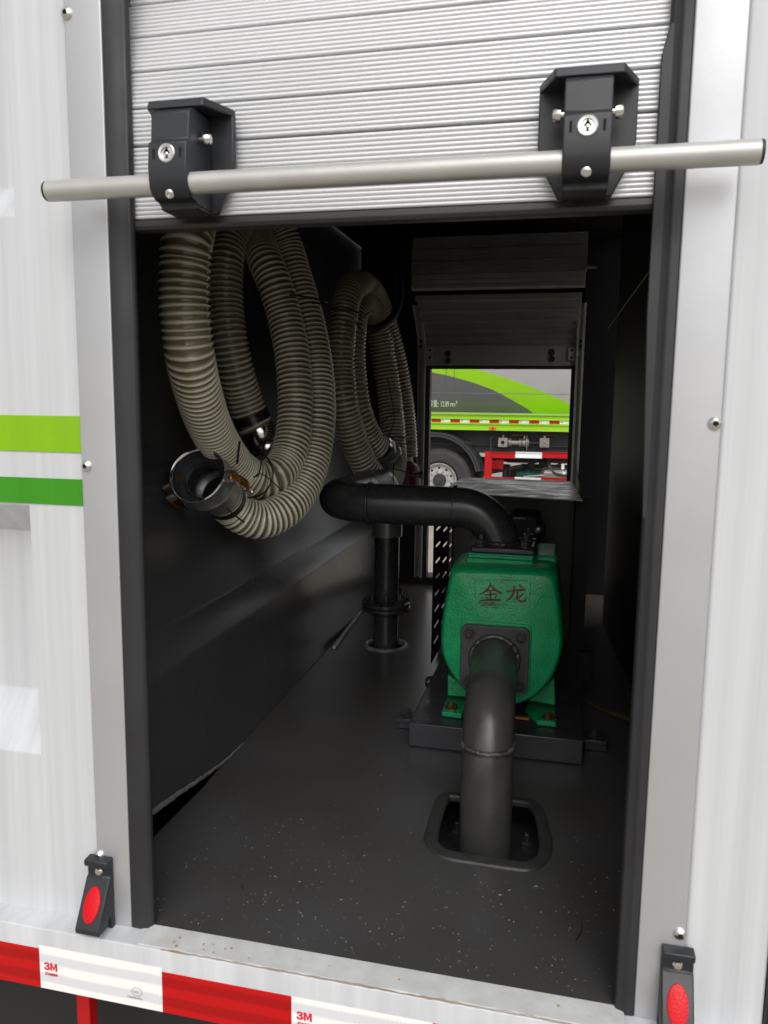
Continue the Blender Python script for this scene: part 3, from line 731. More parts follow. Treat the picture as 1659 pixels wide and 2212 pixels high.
MB().lathe(cc0, axc, [(.0285, RR * .62), (.0285, RR * .655), (.031, RR * .655)], 40, cap=False).build('inner_ring', M['chrome'], cp)
# join coupling axis to the hose start
U = axc.cross(fwd).normalized(); V = axc.cross(U).normalized()
def side(d_): return (d_ - axc * d_.dot(axc)).normalized()
sr = side(right * .95 - down * -.05); sl = side(-right * .9 + down * .45)
def slab(a_, b_, wid, th, nrm):
    """thin bar from a_ to b_"""
    t = (b_ - a_).normalized(); w = t.cross(nrm).normalized() * wid / 2; h = nrm.normalized() * th / 2
    vs = [a_ - w - h, a_ + w - h, a_ + w + h, a_ - w + h, b_ - w - h, b_ + w - h, b_ + w + h, b_ - w + h]
    return vs, [(0, 1, 2, 3), (7, 6, 5, 4), (0, 4, 5, 1), (1, 5, 6, 2), (2, 6, 7, 3), (3, 7, 4, 0)]
for sdir, ln in ((sr, .055), (sl, .050)):
    q = MB(); base_ = cc0 + axc * .020 + sdir * (RR + .004)
    tq = axc.cross(sdir)
    for s_ in (-1, 1):
        vs, fs = slab(cc0 + axc * .012 + sdir * RR * .95 + tq * .012 * s_, cc0 + axc * .012 + sdir * (RR + .016) + tq * .012 * s_, .018, .006, tq); q.add(vs, fs)
    q.build('lever_lug', M['coupler'], cp, bevel=.001)
    q = MB()
    p0 = cc0 + axc * .010 + sdir * (RR + .006); p1 = p0 + sdir * .012 + axc * .014; p2 = p1 + axc * ln * .6 + sdir * .004; p3 = p2 + axc * ln * .5 - sdir * .008
    for A_, B_ in ((p0, p1), (p1, p2), (p2, p3)):
        vs, fs = slab(A_, B_, .015, .005, sdir); q.add(vs, fs)
    q.build('cam_lever', M['brass'], cp, bevel=.0018)
    rg = [p3 + (axc * cos(2 * pi * k / 16) + tq * sin(2 * pi * k / 16)) * .009 + axc * .008 for k in range(17)]
    MB().tube(rg, .0012, 6).build('pull_ring', M['chrome'], cp)
MB().add(*slab(cc0 + axc * .016 - sr * (RR * .88), cc0 + axc * .026 - sr * (RR * .88), .012, .004, sr)).build('cam_tip', M['brass'], cp)
for i, w in ((9, .010), (16, .008)):
    band(HO1, path1[i], path1[i + 1] - path1[i - 1], RH * 1.03, w, 'hose_clamp', M['band'])
# far end: clamp and polished tail
i = len(path1) - 26; band(HO1, path1[i], path1[i + 1] - path1[i - 1], RH * 1.04, .020, 'hose_clamp', M['band'])
e = path1[-1]; t = (path1[-1] - path1[-6]).normalized()
MB().lathe(e, t, [(-.010, RH * 1.0), (0, RH * 1.03), (.010, RH * 1.03), (.022, RH * .95), (.030, RH * 1.06), (.040, RH * 1.06), (.046, RH * .9), (.047, RH * .6)], 40).build('hose_tail', M['chrome'], HO1)
# cable ties round the strands
def tie(th, ctr, a_, b_, ra, rb, r=.0016, tail=None):
    pts = [ctr + a_ * ra * cos(2 * pi * k / 40) + b_ * rb * sin(2 * pi * k / 40) for k in range(41)]
    q = MB(); q.tube(pts, r, 6)
    if tail: q.tube(catmull(tail, .006), r * .8, 6)
    return q.build('cable_tie', M['tie'], th)
cA = C3(1075, 560, 1.82); tdir = (C3(1100, 650, 1.83) - C3(1040, 400, 1.82)).normalized(); s1 = tdir.cross(fwd).normalized(); s2 = tdir.cross(s1).normalized()
tie(HO1, cA, (s1 + tdir * .35).normalized(), s2, .088, .050, .0022)
cB = C3(835, 1720, 1.60); td = (C3(930, 1745, 1.66) - C3(760, 1690, 1.56)).normalized(); s1 = td.cross(fwd).normalized(); s2 = td.cross(s1).normalized()
tie(HO1, cB, s1, s2, .047, .047, .0020, [C3(845, 1735, 1.54), C3(880, 1705, 1.53), C3(905, 1560, 1.55), C3(930, 1470, 1.6)])
MB().tube(catmull([C3(845, 1735, 1.53), C3(885, 1712, 1.52), C3(950, 1750, 1.53), C3(1015, 1812, 1.55)], .006), .0012, 6).build('cable_tie', M['tie'], HO1)
MB().tube(catmull([C3(665, 1935, 1.42), C3(720, 1985, 1.43), C3(788, 2035, 1.45)], .006), .0016, 6).build('cable_tie', M['tie'], HO1)
MB().tube(catmull([C3(752, 1500, 1.36), C3(742, 1580, 1.37), C3(735, 1650, 1.39)], .006), .0022, 6).build('cable_tie', M['tie'], HO1)

HO2 = thing('suction_hose', 'smaller-looking ribbed hose coil hanging farther back, behind the black pipe', 'hose', (-.58, 1.4, FL))
def C4(x, y, d): return P(c4(x, y), d=d)
pts2 = [C4(*p) for p in [(543, 1185, 2.66), (536, 1050, 2.65), (520, 900, 2.63), (496, 750, 2.60), (462, 600, 2.57), (420, 460, 2.53), (370, 350, 2.45), (305, 300, 2.30), (248, 350, 2.17),
     (220, 470, 2.12), (208, 600, 2.10), (206, 740, 2.10), (220, 880, 2.10), (248, 1010, 2.13), (290, 1140, 2.17), (345, 1250, 2.22), (410, 1320, 2.29), (460, 1300, 2.38), (480, 1200, 2.45),
     (474, 1050, 2.48), (458, 880, 2.49), (434, 720, 2.48), (405, 560, 2.46), (372, 450, 2.42), (325, 400, 2.34), (285, 440, 2.24), (266, 560, 2.20), (266, 720, 2.20), (282, 870, 2.20), (312, 990, 2.22),
     (358, 1090, 2.26), (415, 1150, 2.30)]]
path2, _ = hose(HO2, pts2, .040, .0118, seg=24)
e = path2[-1]; t = (path2[-1] - path2[-6]).normalized()
MB().lathe(e, t, [(-.004, .042), (.006, .044), (.012, .044), (.014, .037), (.032, .037), (.034, .044), (.044, .045), (.046, .034)], 36).build('hose_tail', M['coupler'], HO2)
band(HO2, path2[-8], path2[-7] - path2[-9], .0425, .012, 'hose_clamp', M['chrome'])
e = path2[0]; t = (path2[0] - path2[6]).normalized()
q = MB(); q.lathe(e, t, [(0, .022), (.02, .022)], 20); q.build('hose_sleeve', M['rib'], HO2)
for ctr, tdv, ra in ((C4(232, 455, 2.12), C4(220, 560, 2.1) - C4(240, 380, 2.1), .048), (C4(470, 1090, 2.48), C4(472, 1150, 2.48) - C4(465, 1000, 2.48), .050)):
    tdv.normalize(); s1 = tdv.cross(fwd).normalized(); s2 = tdv.cross(s1).normalized(); tie(HO2, ctr, s1, s2, ra, ra, .002)
for pp in ([(285, 500, 2.05), (320, 470, 2.05), (390, 425, 2.06)], [(285, 500, 2.05), (310, 530, 2.05), (340, 570, 2.06)], [(415, 1060, 2.3), (430, 1000, 2.3), (500, 950, 2.32), (575, 920, 2.35)],
           [(445, 780, 2.34), (470, 900, 2.33), (480, 1000, 2.33), (450, 1080, 2.33)], [(510, 1120, 2.34), (560, 1112, 2.34), (610, 1100, 2.34)], [(415, 1085, 2.25), (440, 1070, 2.25), (490, 1100, 2.26)], [(435, 1240, 2.2), (520, 1255, 2.2), (640, 1300, 2.2)],
           [(480, 1215, 2.22), (475, 1260, 2.22), (478, 1340, 2.22)]):
    MB().tube(catmull([C4(*p) for p in pp], .01), .0016, 6).build('cable_tie', M['tie'], HO2)
# dark smooth hose looping over the rear coil
q = MB(); q.tube(catmull([C4(490, 200, 2.4), C4(505, 290, 2.38), C4(505, 380, 2.36), C4(480, 460, 2.33), C4(430, 510, 2.28), C4(375, 535, 2.25), C4(340, 540, 2.25)], .01), .013, 16)
tag(q.build('rubber_hose', M['rubber']), 'thin plain black rubber hose curving down over the rear coil', 'hose')
# red fitting
RF = thing('hose_valve', 'dark red fitting with a small bolt at the lower end of the rear coil', 'valve', tuple(C4(540, 1300, 2.64)))
def keep(o, e): o.parent = e; o.matrix_parent_inverse = Matrix.Translation(e.location).inverted(); return o
c = C4(545, 1215, 2.64); dn = (C4(545, 1330, 2.64) - C4(545, 1215, 2.64)).normalized()
MB().lathe(c, dn, [(-.005, .020), (0, .026), (.010, .040), (.035, .046), (.13, .048), (.135, .04)], 24).build('valve_body', M['reddk'], RF)
MB().lathe(C4(575, 1272, 2.58), right, [(0, .008), (.02, .008), (.02, .012), (.034, .012)], 8).build('bolt', M['screw'], RF)

# ================================================================= pipes
PR = .045
PF = P(c6(838, 400), Y=.83)               # centre of the pump's top flange
zr = P((925, 1097), Y=.80).z
run_y = .80
PX = -.527
DP = thing('discharge_pipe', 'thick black pipe from the pump top across to the left, then down to the floor', 'pipe', (SPX, SPY, FL))
# horizontal run, two bends
path = arc_path([(PF.x - .004, .83, PF.z + .004), (PF.x - .004, .83, zr), (PX, .81, zr + .004), (PX, 1.16, zr + .0)], .094, 16)
q = MB(); q.tube(path, PR, 44); q.build('elbow_pipe', M['pipe'], DP, smooth=50)
def weldring(c, axis, r, name='weld', mt=None, parent=None, w=.006, bump_=.0018):
    ax = Vector(axis).normalized(); u = ax.orthogonal().normalized(); w_ = ax.cross(u); c = Vector(c); pts = []
    random.seed(int(abs(c.x * 1000)) + 3)
    for k in range(73):
        an = 2 * pi * k / 72; pts.append(c + (u * cos(an) + w_ * sin(an)) * (r + .0004) + ax * random.uniform(-.0015, .0015))
    pts[-1] = pts[0]
    q = MB(); q.tube(pts, lambda i: w * .5 + random.uniform(-.0007, .0009), 8); return q.build(name, mt or M['pipe'], parent, smooth=60)
weldring((PF.x - .107, .828, zr + .0012), (1, 0, 0), PR, parent=DP, w=.007)
weldring((PX + .100, .812, zr + .004), (1, 0, 0), PR, parent=DP, w=.007)
# grey elbow going down into the stand pipe
path = arc_path([(PX, 1.15, zr + .002), (SPX, SPY, zr + .002), (SPX, SPY, zr - .16)], .085, 14)
MB().tube(path, .0452, 40).build('grey_elbow', mat('scuffed_grey_primer', (.20, .20, .20), .33, .3, col2=(.12, .12, .12), vscale=18), DP, smooth=50)
MB().lathe((SPX, SPY, zr - .11), (0, 0, 1), [(0, .046), (.004, .047), (.03, .047), (.034, .045)], 36).build('collar', M['pipe'], DP)
MB().lathe((SPX, SPY, FL - .07), (0, 0, 1), [(0, SPR), (zr - .10 - FL + .07, SPR)], 40).build('stand_pipe', M['pipe'], DP)
fz = P((836, 1312), Y=SPY - .03).z
for z0, z1 in ((fz - .013, fz - .0015), (fz + .0005, fz + .012)):
    MB().lathe((SPX, SPY, z0), (0, 0, 1), [(0, .070), (.0015, .0725), (z1 - z0 - .0015, .0725), (z1 - z0, .070), (z1 - z0 + .003, .044), (z1 - z0 + .004, .038)], 40).build('flange', M['pipe'], DP)
for k in range(8):
    an = 2 * pi * (k + .28) / 8; x, y = SPX + .059 * cos(an), SPY + .059 * sin(an)
    q = MB(); q.hexbolt((x, y, fz + .012), (0, 0, 1), .0095, .012, .018); q.hexbolt((x, y, fz - .013), (0, 0, -1), .0085, .008, 0); q.build('bolt', M['pipe'], DP, smooth=30)

SP = thing('suction_pipe', 'thick black pipe bending from the green pump front down through the floor cut-out', 'pipe', (-.105, .39, FL))
CXF, CZF = -.1245, -.5155
SY, SX = .385, -.108
wz = P((1060, 1632), Y=SY - .045).z
path = arc_path([(CXF, .665, CZF), (SX, SY, CZF), (SX, SY, FL - .10)], .105, 22)
MB().tube(path, PR, 48).build('elbow', M['pipew'], SP, smooth=50)
weldring((SX, SY, wz), (0, 0, 1), PR - .001, 'weld', M['weld'], SP, .0075)
# square flange with rounded corners, four bolts, weld fillet
def rrect(x0, x1, z0, z1, r, n=5):
    out = []
    for cx, cz, a0 in ((x1 - r, z1 - r, 0), (x0 + r, z1 - r, pi / 2), (x0 + r, z0 + r, pi), (x1 - r, z0 + r, 1.5 * pi)):
        for k in range(n + 1): an = a0 + pi / 2 * k / n; out.append((cx + r * cos(an), cz + r * sin(an)))
    return out
MB().prism(rrect(CXF - .070, CXF + .070, CZF - .068, CZF + .069, .012), 'Y', .672, .686).build('square_flange', M['pipew'], SP, bevel=.0015)
weldring((CXF, .671, CZF), (0, 1, 0), PR + .003, parent=SP, w=.012, mt=M['pipew'])
for sx in (-1, 1):
    for sz in (-1, 1):
        q = MB(); q.hexbolt((CXF + sx * .053, .672, CZF + sz * .052), (0, -1, 0), .0095, .008, .008); q.build('bolt', M['frame'], SP, smooth=30)

# ================================================================= base frame
BF = thing('base_frame', 'black folded steel base frame bolted to the floor beneath the green pump', 'frame', (-.12, .9, FL))
BT = -.668
q = MB(); q.prism([(.665, FL + .001), (.665, BT), (1.95, BT), (1.95, BT - .006), (.671, BT - .006), (.671, FL + .001)], 'X', -.301, .061)
q.box(-.301, -.295, .671, 1.95, FL + .001, BT - .0065); q.box(.055, .061, .671, 1.95, FL + .001, BT - .0065)
q.build('channel_frame', M['frame'], BF, bevel=.005, bseg=3)
def lug(x0, x1, y0, y1, z=FL + .018):
    o = MB().box(x0, x1, y0, y1, z, z + .009).box(x0 + .004, x1, y0 + .008, y1 - .004, FL + .001, z - .0005).build('mounting_lug', M['frame'], BF, bevel=.0015)
    b = MB(); b.hexbolt(((x0 + x1) / 2, (y0 + y1) / 2, z + .009), (0, 0, 1), .010, .010, .006); b.build('bolt', M['frame'], o, smooth=30)
lug(-.346, -.302, .745, .795); lug(.062, .112, .735, .790)
lug(-.346, -.302, 1.30, 1.35)
MB().lathe((-.301, .98, -.69), (-1, 0, 0), [(0, .016), (.012, .016), (.018, .010)], 18).build('plug', M['frame'], BF)

# ================================================================= pump
PU = thing('water_pump', 'bright green cast iron pump with two dark red characters on its face', 'pump', (-.12, .8, BT))
def Q(x, y, Y=.69): p = P(c6(x, y), Y=Y); return (p.x, p.z)
face = [(556, 508), (700, 512), (850, 518), (1000, 524), (1138, 530), (1158, 620), (1172, 740), (1182, 850), (1184, 930), (1176, 1000), (1158, 1062), (1132, 1120), (1098, 1172), (1056, 1218), (1005, 1255), (950, 1279), (890, 1292), (828, 1294), (770, 1284), (712, 1262), (656, 1228), (604, 1184), (560, 1130), (524, 1070), (500, 1008), (490, 945), (490, 870), (502, 760), (522, 650), (540, 560)]
outl = [Q(*p) for p in face]
cxm = sum(p[0] for p in outl) / len(outl); czm = sum(p[1] for p in outl) / len(outl)
def loop_at(pl, s, dx=0, dz=0): return [(cxm + (x - cxm) * s + dx, czm + (z - czm) * s + dz) for x, z in pl]
# smooth the outline
def chaikin(pl, it=1):
    for _ in range(it):
        out = []
        for i in range(len(pl)):
            a_, b_ = pl[i], pl[(i + 1) % len(pl)]
            out += [(a_[0] * .75 + b_[0] * .25, a_[1] * .75 + b_[1] * .25), (a_[0] * .25 + b_[0] * .75, a_[1] * .25 + b_[1] * .75)]
        pl = out
    return pl
ol = chaikin(outl, 1)
q = MB(); rings = [(.690, .905), (.6915, .93), (.696, .955), (.704, .976), (.716, .992), (.732, 1.0), (.86, 1.0), (.885, .985), (.90, .95), (.905, .90)]
nn = len(ol); vs = []; fs = []
for y, s_ in rings:
    for p in loop_at(ol, s_): vs.append((p[0], y, p[1]))
for i in range(len(rings) - 1):
    for k in range(nn): fs.append((i * nn + k, i * nn + (k + 1) % nn, (i + 1) * nn + (k + 1) % nn, (i + 1) * nn + k))
# face as inner rings so that bump and shading stay even
vs.append((cxm, .690, czm)); ci = len(vs) - 1
for k in range(nn): fs.append((k, ci, (k + 1) % nn))
vs.append((cxm, .905, czm)); ci = len(vs) - 1
for k in range(nn): fs.append(((len(rings) - 1) * nn + k, (len(rings) - 1) * nn + (k + 1) % nn, ci))
q.add(vs, fs).build('casing', M['pump'], PU, smooth=50)
# raised boss behind the square flange
MB().prism(rrect(CXF - .0735, CXF + .0735, CZF - .072, CZF + .0745, .013), 'Y', .6865, .70).build('front_boss', M['pump'], PU, bevel=.002)
# top steps and outlet boss
tz = Q(850, 512)[1]
def topbox(xa, xb, ya, yb, Y0, Y1, name, mt, dz=0, par=None, bev=.003):
    A = P(c6(xa, yb), Y=Y0); B = P(c6(xb, yb), Y=Y0); T = P(c6((xa + xb) / 2, ya), Y=Y0)
    return MB().box(A.x, B.x, Y0, Y1, (A.z + B.z) / 2, T.z).build(name, mt, par or PU, bevel=bev)
topbox(642, 1012, 468, 520, .745, .915, 'outlet_boss', M['pump'])
topbox(652, 1012, 447, 468, .750, .905, 'outlet_pad', M['pump'])
topbox(660, 1014, 440, 448, .752, .90, 'gasket', M['gasket'], bev=.0005)
topbox(1018, 1145, 448, 520, .80, .97, 'filler_boss', M['pump'], bev=.008)
fl = P(c6(664, 440), Y=.755); fr = P(c6(1020, 440), Y=.755); ft = P(c6(840, 404), Y=.755)
tzf = ft.z - .0
MB().box(fl.x, fr.x, .755, .90, (fl.z + fr.z) / 2 + .0005, tzf).build('top_flange', M['pipe'], DP, bevel=.004)
weldring((PF.x - .004, .83, tzf + .002), (0, 0, 1), PR + .002, parent=DP, w=.010)
for px, yy in ((fl.x + .020, .782), (fr.x - .020, .782), (fr.x - .020, .878), (fl.x + .020, .878)):
    q = MB(); q.hexbolt((px, yy, tzf), (0, 0, 1), .0125, .011, .012); q.build('bolt', M['frame'], DP, smooth=30)
# embossed name plate outline + characters
FYF = .6895
def brush(pts, name='painted_character', mt=None):
    """tapered calligraphic stroke; pts: (x, y, half-width) in survey pixels"""
    q = MB(); L_ = []; R2 = []
    P3 = catmull([(x, y, w) for x, y, w in pts], 3.0); P3.append(Vector(pts[-1]))
    for i, p in enumerate(P3):
        p = Vector((p.x, p.y, p.z * 1.15))
        t = P3[min(i + 1, len(P3) - 1)] - P3[max(i - 1, 0)]; t = Vector((t.x, t.y)).normalized(); n_ = Vector((-t.y, t.x))
        a_ = Vector((p.x, p.y)) + n_ * p.z; b_ = Vector((p.x, p.y)) - n_ * p.z
        L_.append(a_); R2.append(b_)
    vs = []; fs = []
    for yy in (FYF - .0015, FYF + .001):
        for a_, b_ in zip(L_, R2):
            for r in (a_, b_): pp = P(c6(r.x, r.y), Y=yy); vs.append(pp)
    n_ = len(L_)
    for i in range(n_ - 1):
        a_ = 2 * i; o2 = 2 * n_
        fs += [(a_, a_ + 1, a_ + 3, a_ + 2), (a_, a_ + 2, o2 + a_ + 2, o2 + a_), (a_ + 1, o2 + a_ + 1, o2 + a_ + 3, a_ + 3)]
    return q, vs, fs
def character(strokes):
    q = MB()
    for st in strokes:
        _, vs, fs = brush(st); q.add(vs, fs)
    return q.build('painted_character', M['redchar'], PU, smooth=0)
character([[(780, 598, 2), (764, 626, 5), (740, 648, 4.5), (708, 664, 1)], [(776, 606, 3), (800, 632, 5), (838, 656, 6.5)], [(752, 641, 2.5), (800, 636, 4)],
           [(742, 664, 2.5), (812, 657, 4.5)], [(777, 640, 3.5), (777, 690, 4.5)], [(751, 671, 2), (761, 685, 4)], [(812, 668, 3.5), (799, 684, 2)], [(718, 695, 3), (770, 690, 4.5), (833, 692, 6)]])
character([[(864, 646, 3), (915, 638, 4.5), (970, 634, 6)], [(908, 610, 4), (905, 650, 5.5), (888, 678, 4.5), (858, 700, 1.2)], [(928, 642, 4), (924, 680, 4.5), (940, 697, 5), (966, 696, 4.5), (974, 680, 1.5)],
           [(958, 654, 4), (936, 674, 3.5), (902, 692, 1.5)], [(934, 610, 2.5), (954, 624, 5)]])
q = MB()
for seg_ in ([(692, 586), (840, 580), (996, 584)], [(692, 586), (690, 650), (700, 700)], [(996, 584), (998, 650), (990, 706)]):
    q.tube(catmull([P(c6(*p), Y=FYF + .0005) for p in seg_], .006), .0009, 6)
q.build('cast_frame_line', M['pump'], PU)
q = MB()
random.seed(5)
for k in range(70):
    x = random.gauss(775, 34); y = 712 + random.gauss(0, 9) + (x - 775) * .12; w = random.uniform(5, 18); hh = random.uniform(1.5, 3.6)
    a_ = [P(c6(x + dx, y + dy), Y=FYF - .0004 - k * 1e-6) for dx, dy in ((-w, 0), (0, -hh), (w, 1), (0, hh))]
    q.add(a_, [(0, 1, 2, 3)])
q.build('grease_smear', M['smear'], PU, smooth=0)
# feet with brackets and bolts
def foot(pts, web, bolt):
    z = BT + .0015; q = MB(); n_ = len(pts); po = [P(c6(*p), Z=z + .011) for p in pts]
    q.prism([(p.x, p.y) for p in po], 'Z', z, z + .011)
    o = q.build('foot', M['pump'], PU, bevel=.0018)
    wv = [P(c6(*p), Y=.765) for p in web]; q = MB(); q.prism([(p.x, p.z) for p in wv], 'Y', .765, .80); q.build('web', M['pump'], o, bevel=.003)
    c = P(c6(*bolt), Z=z + .016); b = MB(); b.hexbolt((c.x, c.y, z + .011), (0, 0, 1), .0105, .0085, .003); b.build('bolt', M['rustbolt'], o, smooth=30)
foot([(509, 1308), (536, 1226), (660, 1226), (650, 1275), (616, 1322)], [(540, 1100), (640, 1180), (660, 1232), (538, 1222)], (562, 1275))
foot([(968, 1292), (990, 1246), (1132, 1266), (1140, 1368), (1036, 1358)], [(1132, 1120), (1135, 1275), (985, 1250), (1040, 1200)], (1100, 1330))
# bearing housing and shaft guard behind
q = MB(); q.lathe((-.115, .905, -.50), (0, 1, 0), [(0, .09), (.03, .088), (.05, .06), (.20, .058), (.22, .07), (.25, .07)], 32); q.build('bearing_housing', M['frame'], PU)
q = MB(); z = BT + .002; c = P(c6(952, 1348), Z=z); q.box(c.x - .016, c.x + .016, c.y - .006, c.y + .006, z, z + .004)
tag(q.build('orange_chip', M['orange'], bevel=.001), 'small orange chip lying on the base frame between the pump feet', 'chip')

# ================================================================= guard box behind the pump
GB = thing('belt_guard', 'sheet metal guard behind the pump with a slotted black side and dusty top', 'guard', (-.14, 1.15, BT))
# top sheet (front edge slightly lower)
cs = [P((951, 1062), Z=-.222), P((1258, 1080), Z=-.203), P((1233, 1039), Z=-.198), P((1000, 1031), Z=-.200)]
vs = cs + [p - Vector((0, 0, .0025)) for p in cs]
MB().add(vs, [(0, 1, 2, 3), (7, 6, 5, 4), (0, 4, 5, 1), (1, 5, 6, 2), (2, 6, 7, 3), (3, 7, 4, 0)]).build('top_sheet', M['sheet'], GB, smooth=0)
# slotted side: real slots cut as diagonal openings
def slotted(y0, y1, z0, z1, x, nx, nz, th=.003):
    bm = bmesh.new(); loops = []
    def loop(pl):
        v_ = [bm.verts.new((x, p[0], p[1])) for p in pl]; e_ = [bm.edges.new((v_[i], v_[(i + 1) % len(v_)])) for i in range(len(v_))]; loops.append(v_); return e_
    es = loop([(y0, z0), (y1, z0), (y1, z1), (y0, z1)])
    for i in range(4):
        for j in range(9):
            cy = 1.125 + .125 * i; cz = -.274 - .0435 * j - (.022 if i % 2 else 0)
            if cy + .034 > y1 or cz < z0 + .02: continue
            es += loop([(cy - .034, cz - .0032), (cy - .036, cz), (cy - .034, cz + .0032), (cy + .034, cz + .0032), (cy + .036, cz), (cy + .034, cz - .0032)])
    bmesh.ops.triangle_fill(bm, use_beauty=False, use_dissolve=False, edges=es)
    me = bpy.data.meshes.new('slotted_side'); bm.to_mesh(me); bm.free(); me.materials.append(M['chassis'])
    o = bpy.data.objects.new('slotted_side', me); COL.objects.link(o); o.parent = GB; o.matrix_parent_inverse = Matrix.Translation(GB.location).inverted()
    return o
slotted(1.045, 1.60, BT + .001, -.226, -.318, 16, 17)
MB().box(.040, .043, 1.00, 1.90, BT - .05, -.206).build('side_plate', M['blackwall'], GB)
p0 = P(c6(1300, 960), Y=.99)
MB().box(.030, .062, .985, 1.0, BT - .05, -.206).build('corner_post', M['blackwall'], GB)
MB().box(.05, .085, .96, .985, p0.z - .07, p0.z).build('latch_block', M['blackwall'], GB, bevel=.002)
# engine/motor box behind and its terminal cover
MT = thing('engine_box', 'dark olive metal box standing behind the pump below the dusty sheet', 'engine', (-.1, 1.6, BT))
MB().box(-.314, .036, 1.345, 1.365, BT + .001, -.226).build('casing', mat('dark_olive_casing', (.07, .07, .058), .4, var=.3, vscale=9), MT, bevel=.006)
cb = thing('junction_box', 'small black box with a lit edge and looped wire behind the pipe elbow', 'junction box', (-.05, 1.3, BT))
q = MB(); A = P(c6(880, 400), Y=1.25); B = P(c6(1050, 215), Y=1.25); q.box(A.x, B.x, 1.25, 1.42, A.z - .2, B.z); q.build('housing', M['inside'], cb, bevel=.01)
A = P(c6(900, 242), Y=1.24); B = P(c6(972, 232), Y=1.24); MB().box(A.x, B.x, 1.240, 1.2495, A.z, A.z + .004).build('edge_strip', M['farguide'], cb)  # pale strip paints in the lit edge of the box
MB().tube(catmull([P(c6(*p), Y=1.2) for p in [(1005, 225), (1050, 245), (1072, 290), (1065, 340), (1035, 385), (1000, 400)]], .01), .0035, 8).build('wire', M['tie'], cb)
c = P(c6(1040, 305), Y=1.22); MB().lathe(c, (0, -1, 0), [(-.03, .009), (.002, .009), (.004, .006)], 12).build('gland', M['coupler'], cb)
MB().tube(catmull([P(c6(*p), Y=1.5) for p in [(1225, 145), (1215, 230), (1200, 320), (1198, 400), (1205, 470), (1195, 600)]], .02), .004, 8).build('wire', M['tie'], cb)
MB().tube(catmull([P(c6(*p), Y=.95) for p in [(700, 322), (680, 335), (660, 358)]], .005), .0012, 6).build('wire', M['tie'], cb)

# loose strip on the right
a_ = P(c6(1272, 1232), Z=FL + .006); b_ = P(c6(1400, 1290), Z=FL + .006); d_ = P(c6(1560, 1350), Z=FL + .010)
q = MB(); pp = catmull([a_, b_, d_], .01); vs = []; fs = []
for i, p in enumerate(pp):
    k = min(1, i / 6); vs += [(p.x, p.y - .009 * k, p.z), (p.x, p.y + .006 * k, p.z + .001), (p.x, p.y + .006 * k, p.z - .003), (p.x, p.y - .009 * k, p.z - .004)]
for i in range(len(pp) - 1):
    for j in range(4): fs.append((4 * i + j, 4 * i + (j + 1) % 4, 4 * i + 4 + (j + 1) % 4, 4 * i + 4 + j))
tag(q.add(vs, fs).build('metal_strip', M['yellow'], None), 'narrow tarnished yellow strip lying on the floor right of the pump', 'strip')

for nm, pl, lb in (('thread', [P((1255, 1985), Z=FL + .001), P((1257, 2005), Z=FL + .001), P((1250, 2022), Z=FL + .001), P((1243, 2033), Z=FL + .001)], 'short black bent thread on the dark floor at the right near the sill'),
                   ('thread', [P((522, 1912), Z=FL + .001), P((525, 1922), Z=FL + .001)], 'tiny black thread on the dark floor at the left near the sill')):
    tag(MB().tube(catmull(pl, .003), .0006, 6).build(nm, M['tie']), lb, 'thread')
# grit on the floor
random.seed(11); q = MB(); q2 = MB()
def in_hole(x, y): return -.215 < x < .02 and .255 < y < .51
cnt = 0
while cnt < 700:
    y = .02 + abs(random.gauss(0, .20)) if random.random() < .8 else random.uniform(.05, 1.9)
    x = random.uniform(-.60, .10) + (.0 if random.random() < .4 else random.uniform(0, .2) * (1 - min(1, y)))
    if x > .12 or in_hole(x, y) or (-.32 < x < .08 and y > .63) or y > 2.0: continue
    cnt += 1; r = random.choice((.0004, .0005, .0006, .0008, .0011)) * random.uniform(.7, 1.3); an = random.uniform(0, pi); e_ = random.uniform(.4, 1)
    t = q if random.random() < .8 else q2
    cs_ = [(x + r * cos(an + k * pi / 2) * (1 if k % 2 else e_ * 2), y + r * sin(an + k * pi / 2) * (1 if k % 2 else e_ * 2), FL + .0005) for k in range(4)]
    t.add(cs_ + [(x, y, FL + .0005 + r)], [(0, 1, 4), (1, 2, 4), (2, 3, 4), (3, 0, 4)])
for p, r in ((P((1158, 1866 + 50), Z=FL), .004), (P((1100, 1925), Z=FL), .003), (P((1080, 1935), Z=FL), .004)):
    q.add([(p.x - r, p.y, FL + .001), (p.x, p.y - r * .4, FL + .001), (p.x + r, p.y + .001, FL + .001), (p.x, p.y + r * .4, FL + .001), (p.x, p.y, FL + .003)], [(0, 1, 4), (1, 2, 4), (2, 3, 4), (3, 0, 4)])
o = q.build('floor_grit', M['debris'], None, smooth=0); tag(o, 'pale specks of grit scattered over the dark locker floor', 'grit'); o['kind'] = 'stuff'
o = q2.build('floor_grit', M['debrisd'], None, smooth=0); tag(o, 'rusty brown crumbs scattered over the dark locker floor', 'grit'); o['kind'] = 'stuff'

# ================================================================= far truck
TY = 11.0
FT = thing('tanker_truck', 'grey and lime green tanker truck parked across the yard, seen through the far doorway', 'truck', (-1, TY, GZ))
def T(x, y, Y=TY): return P(c5(x, y), Y=Y)
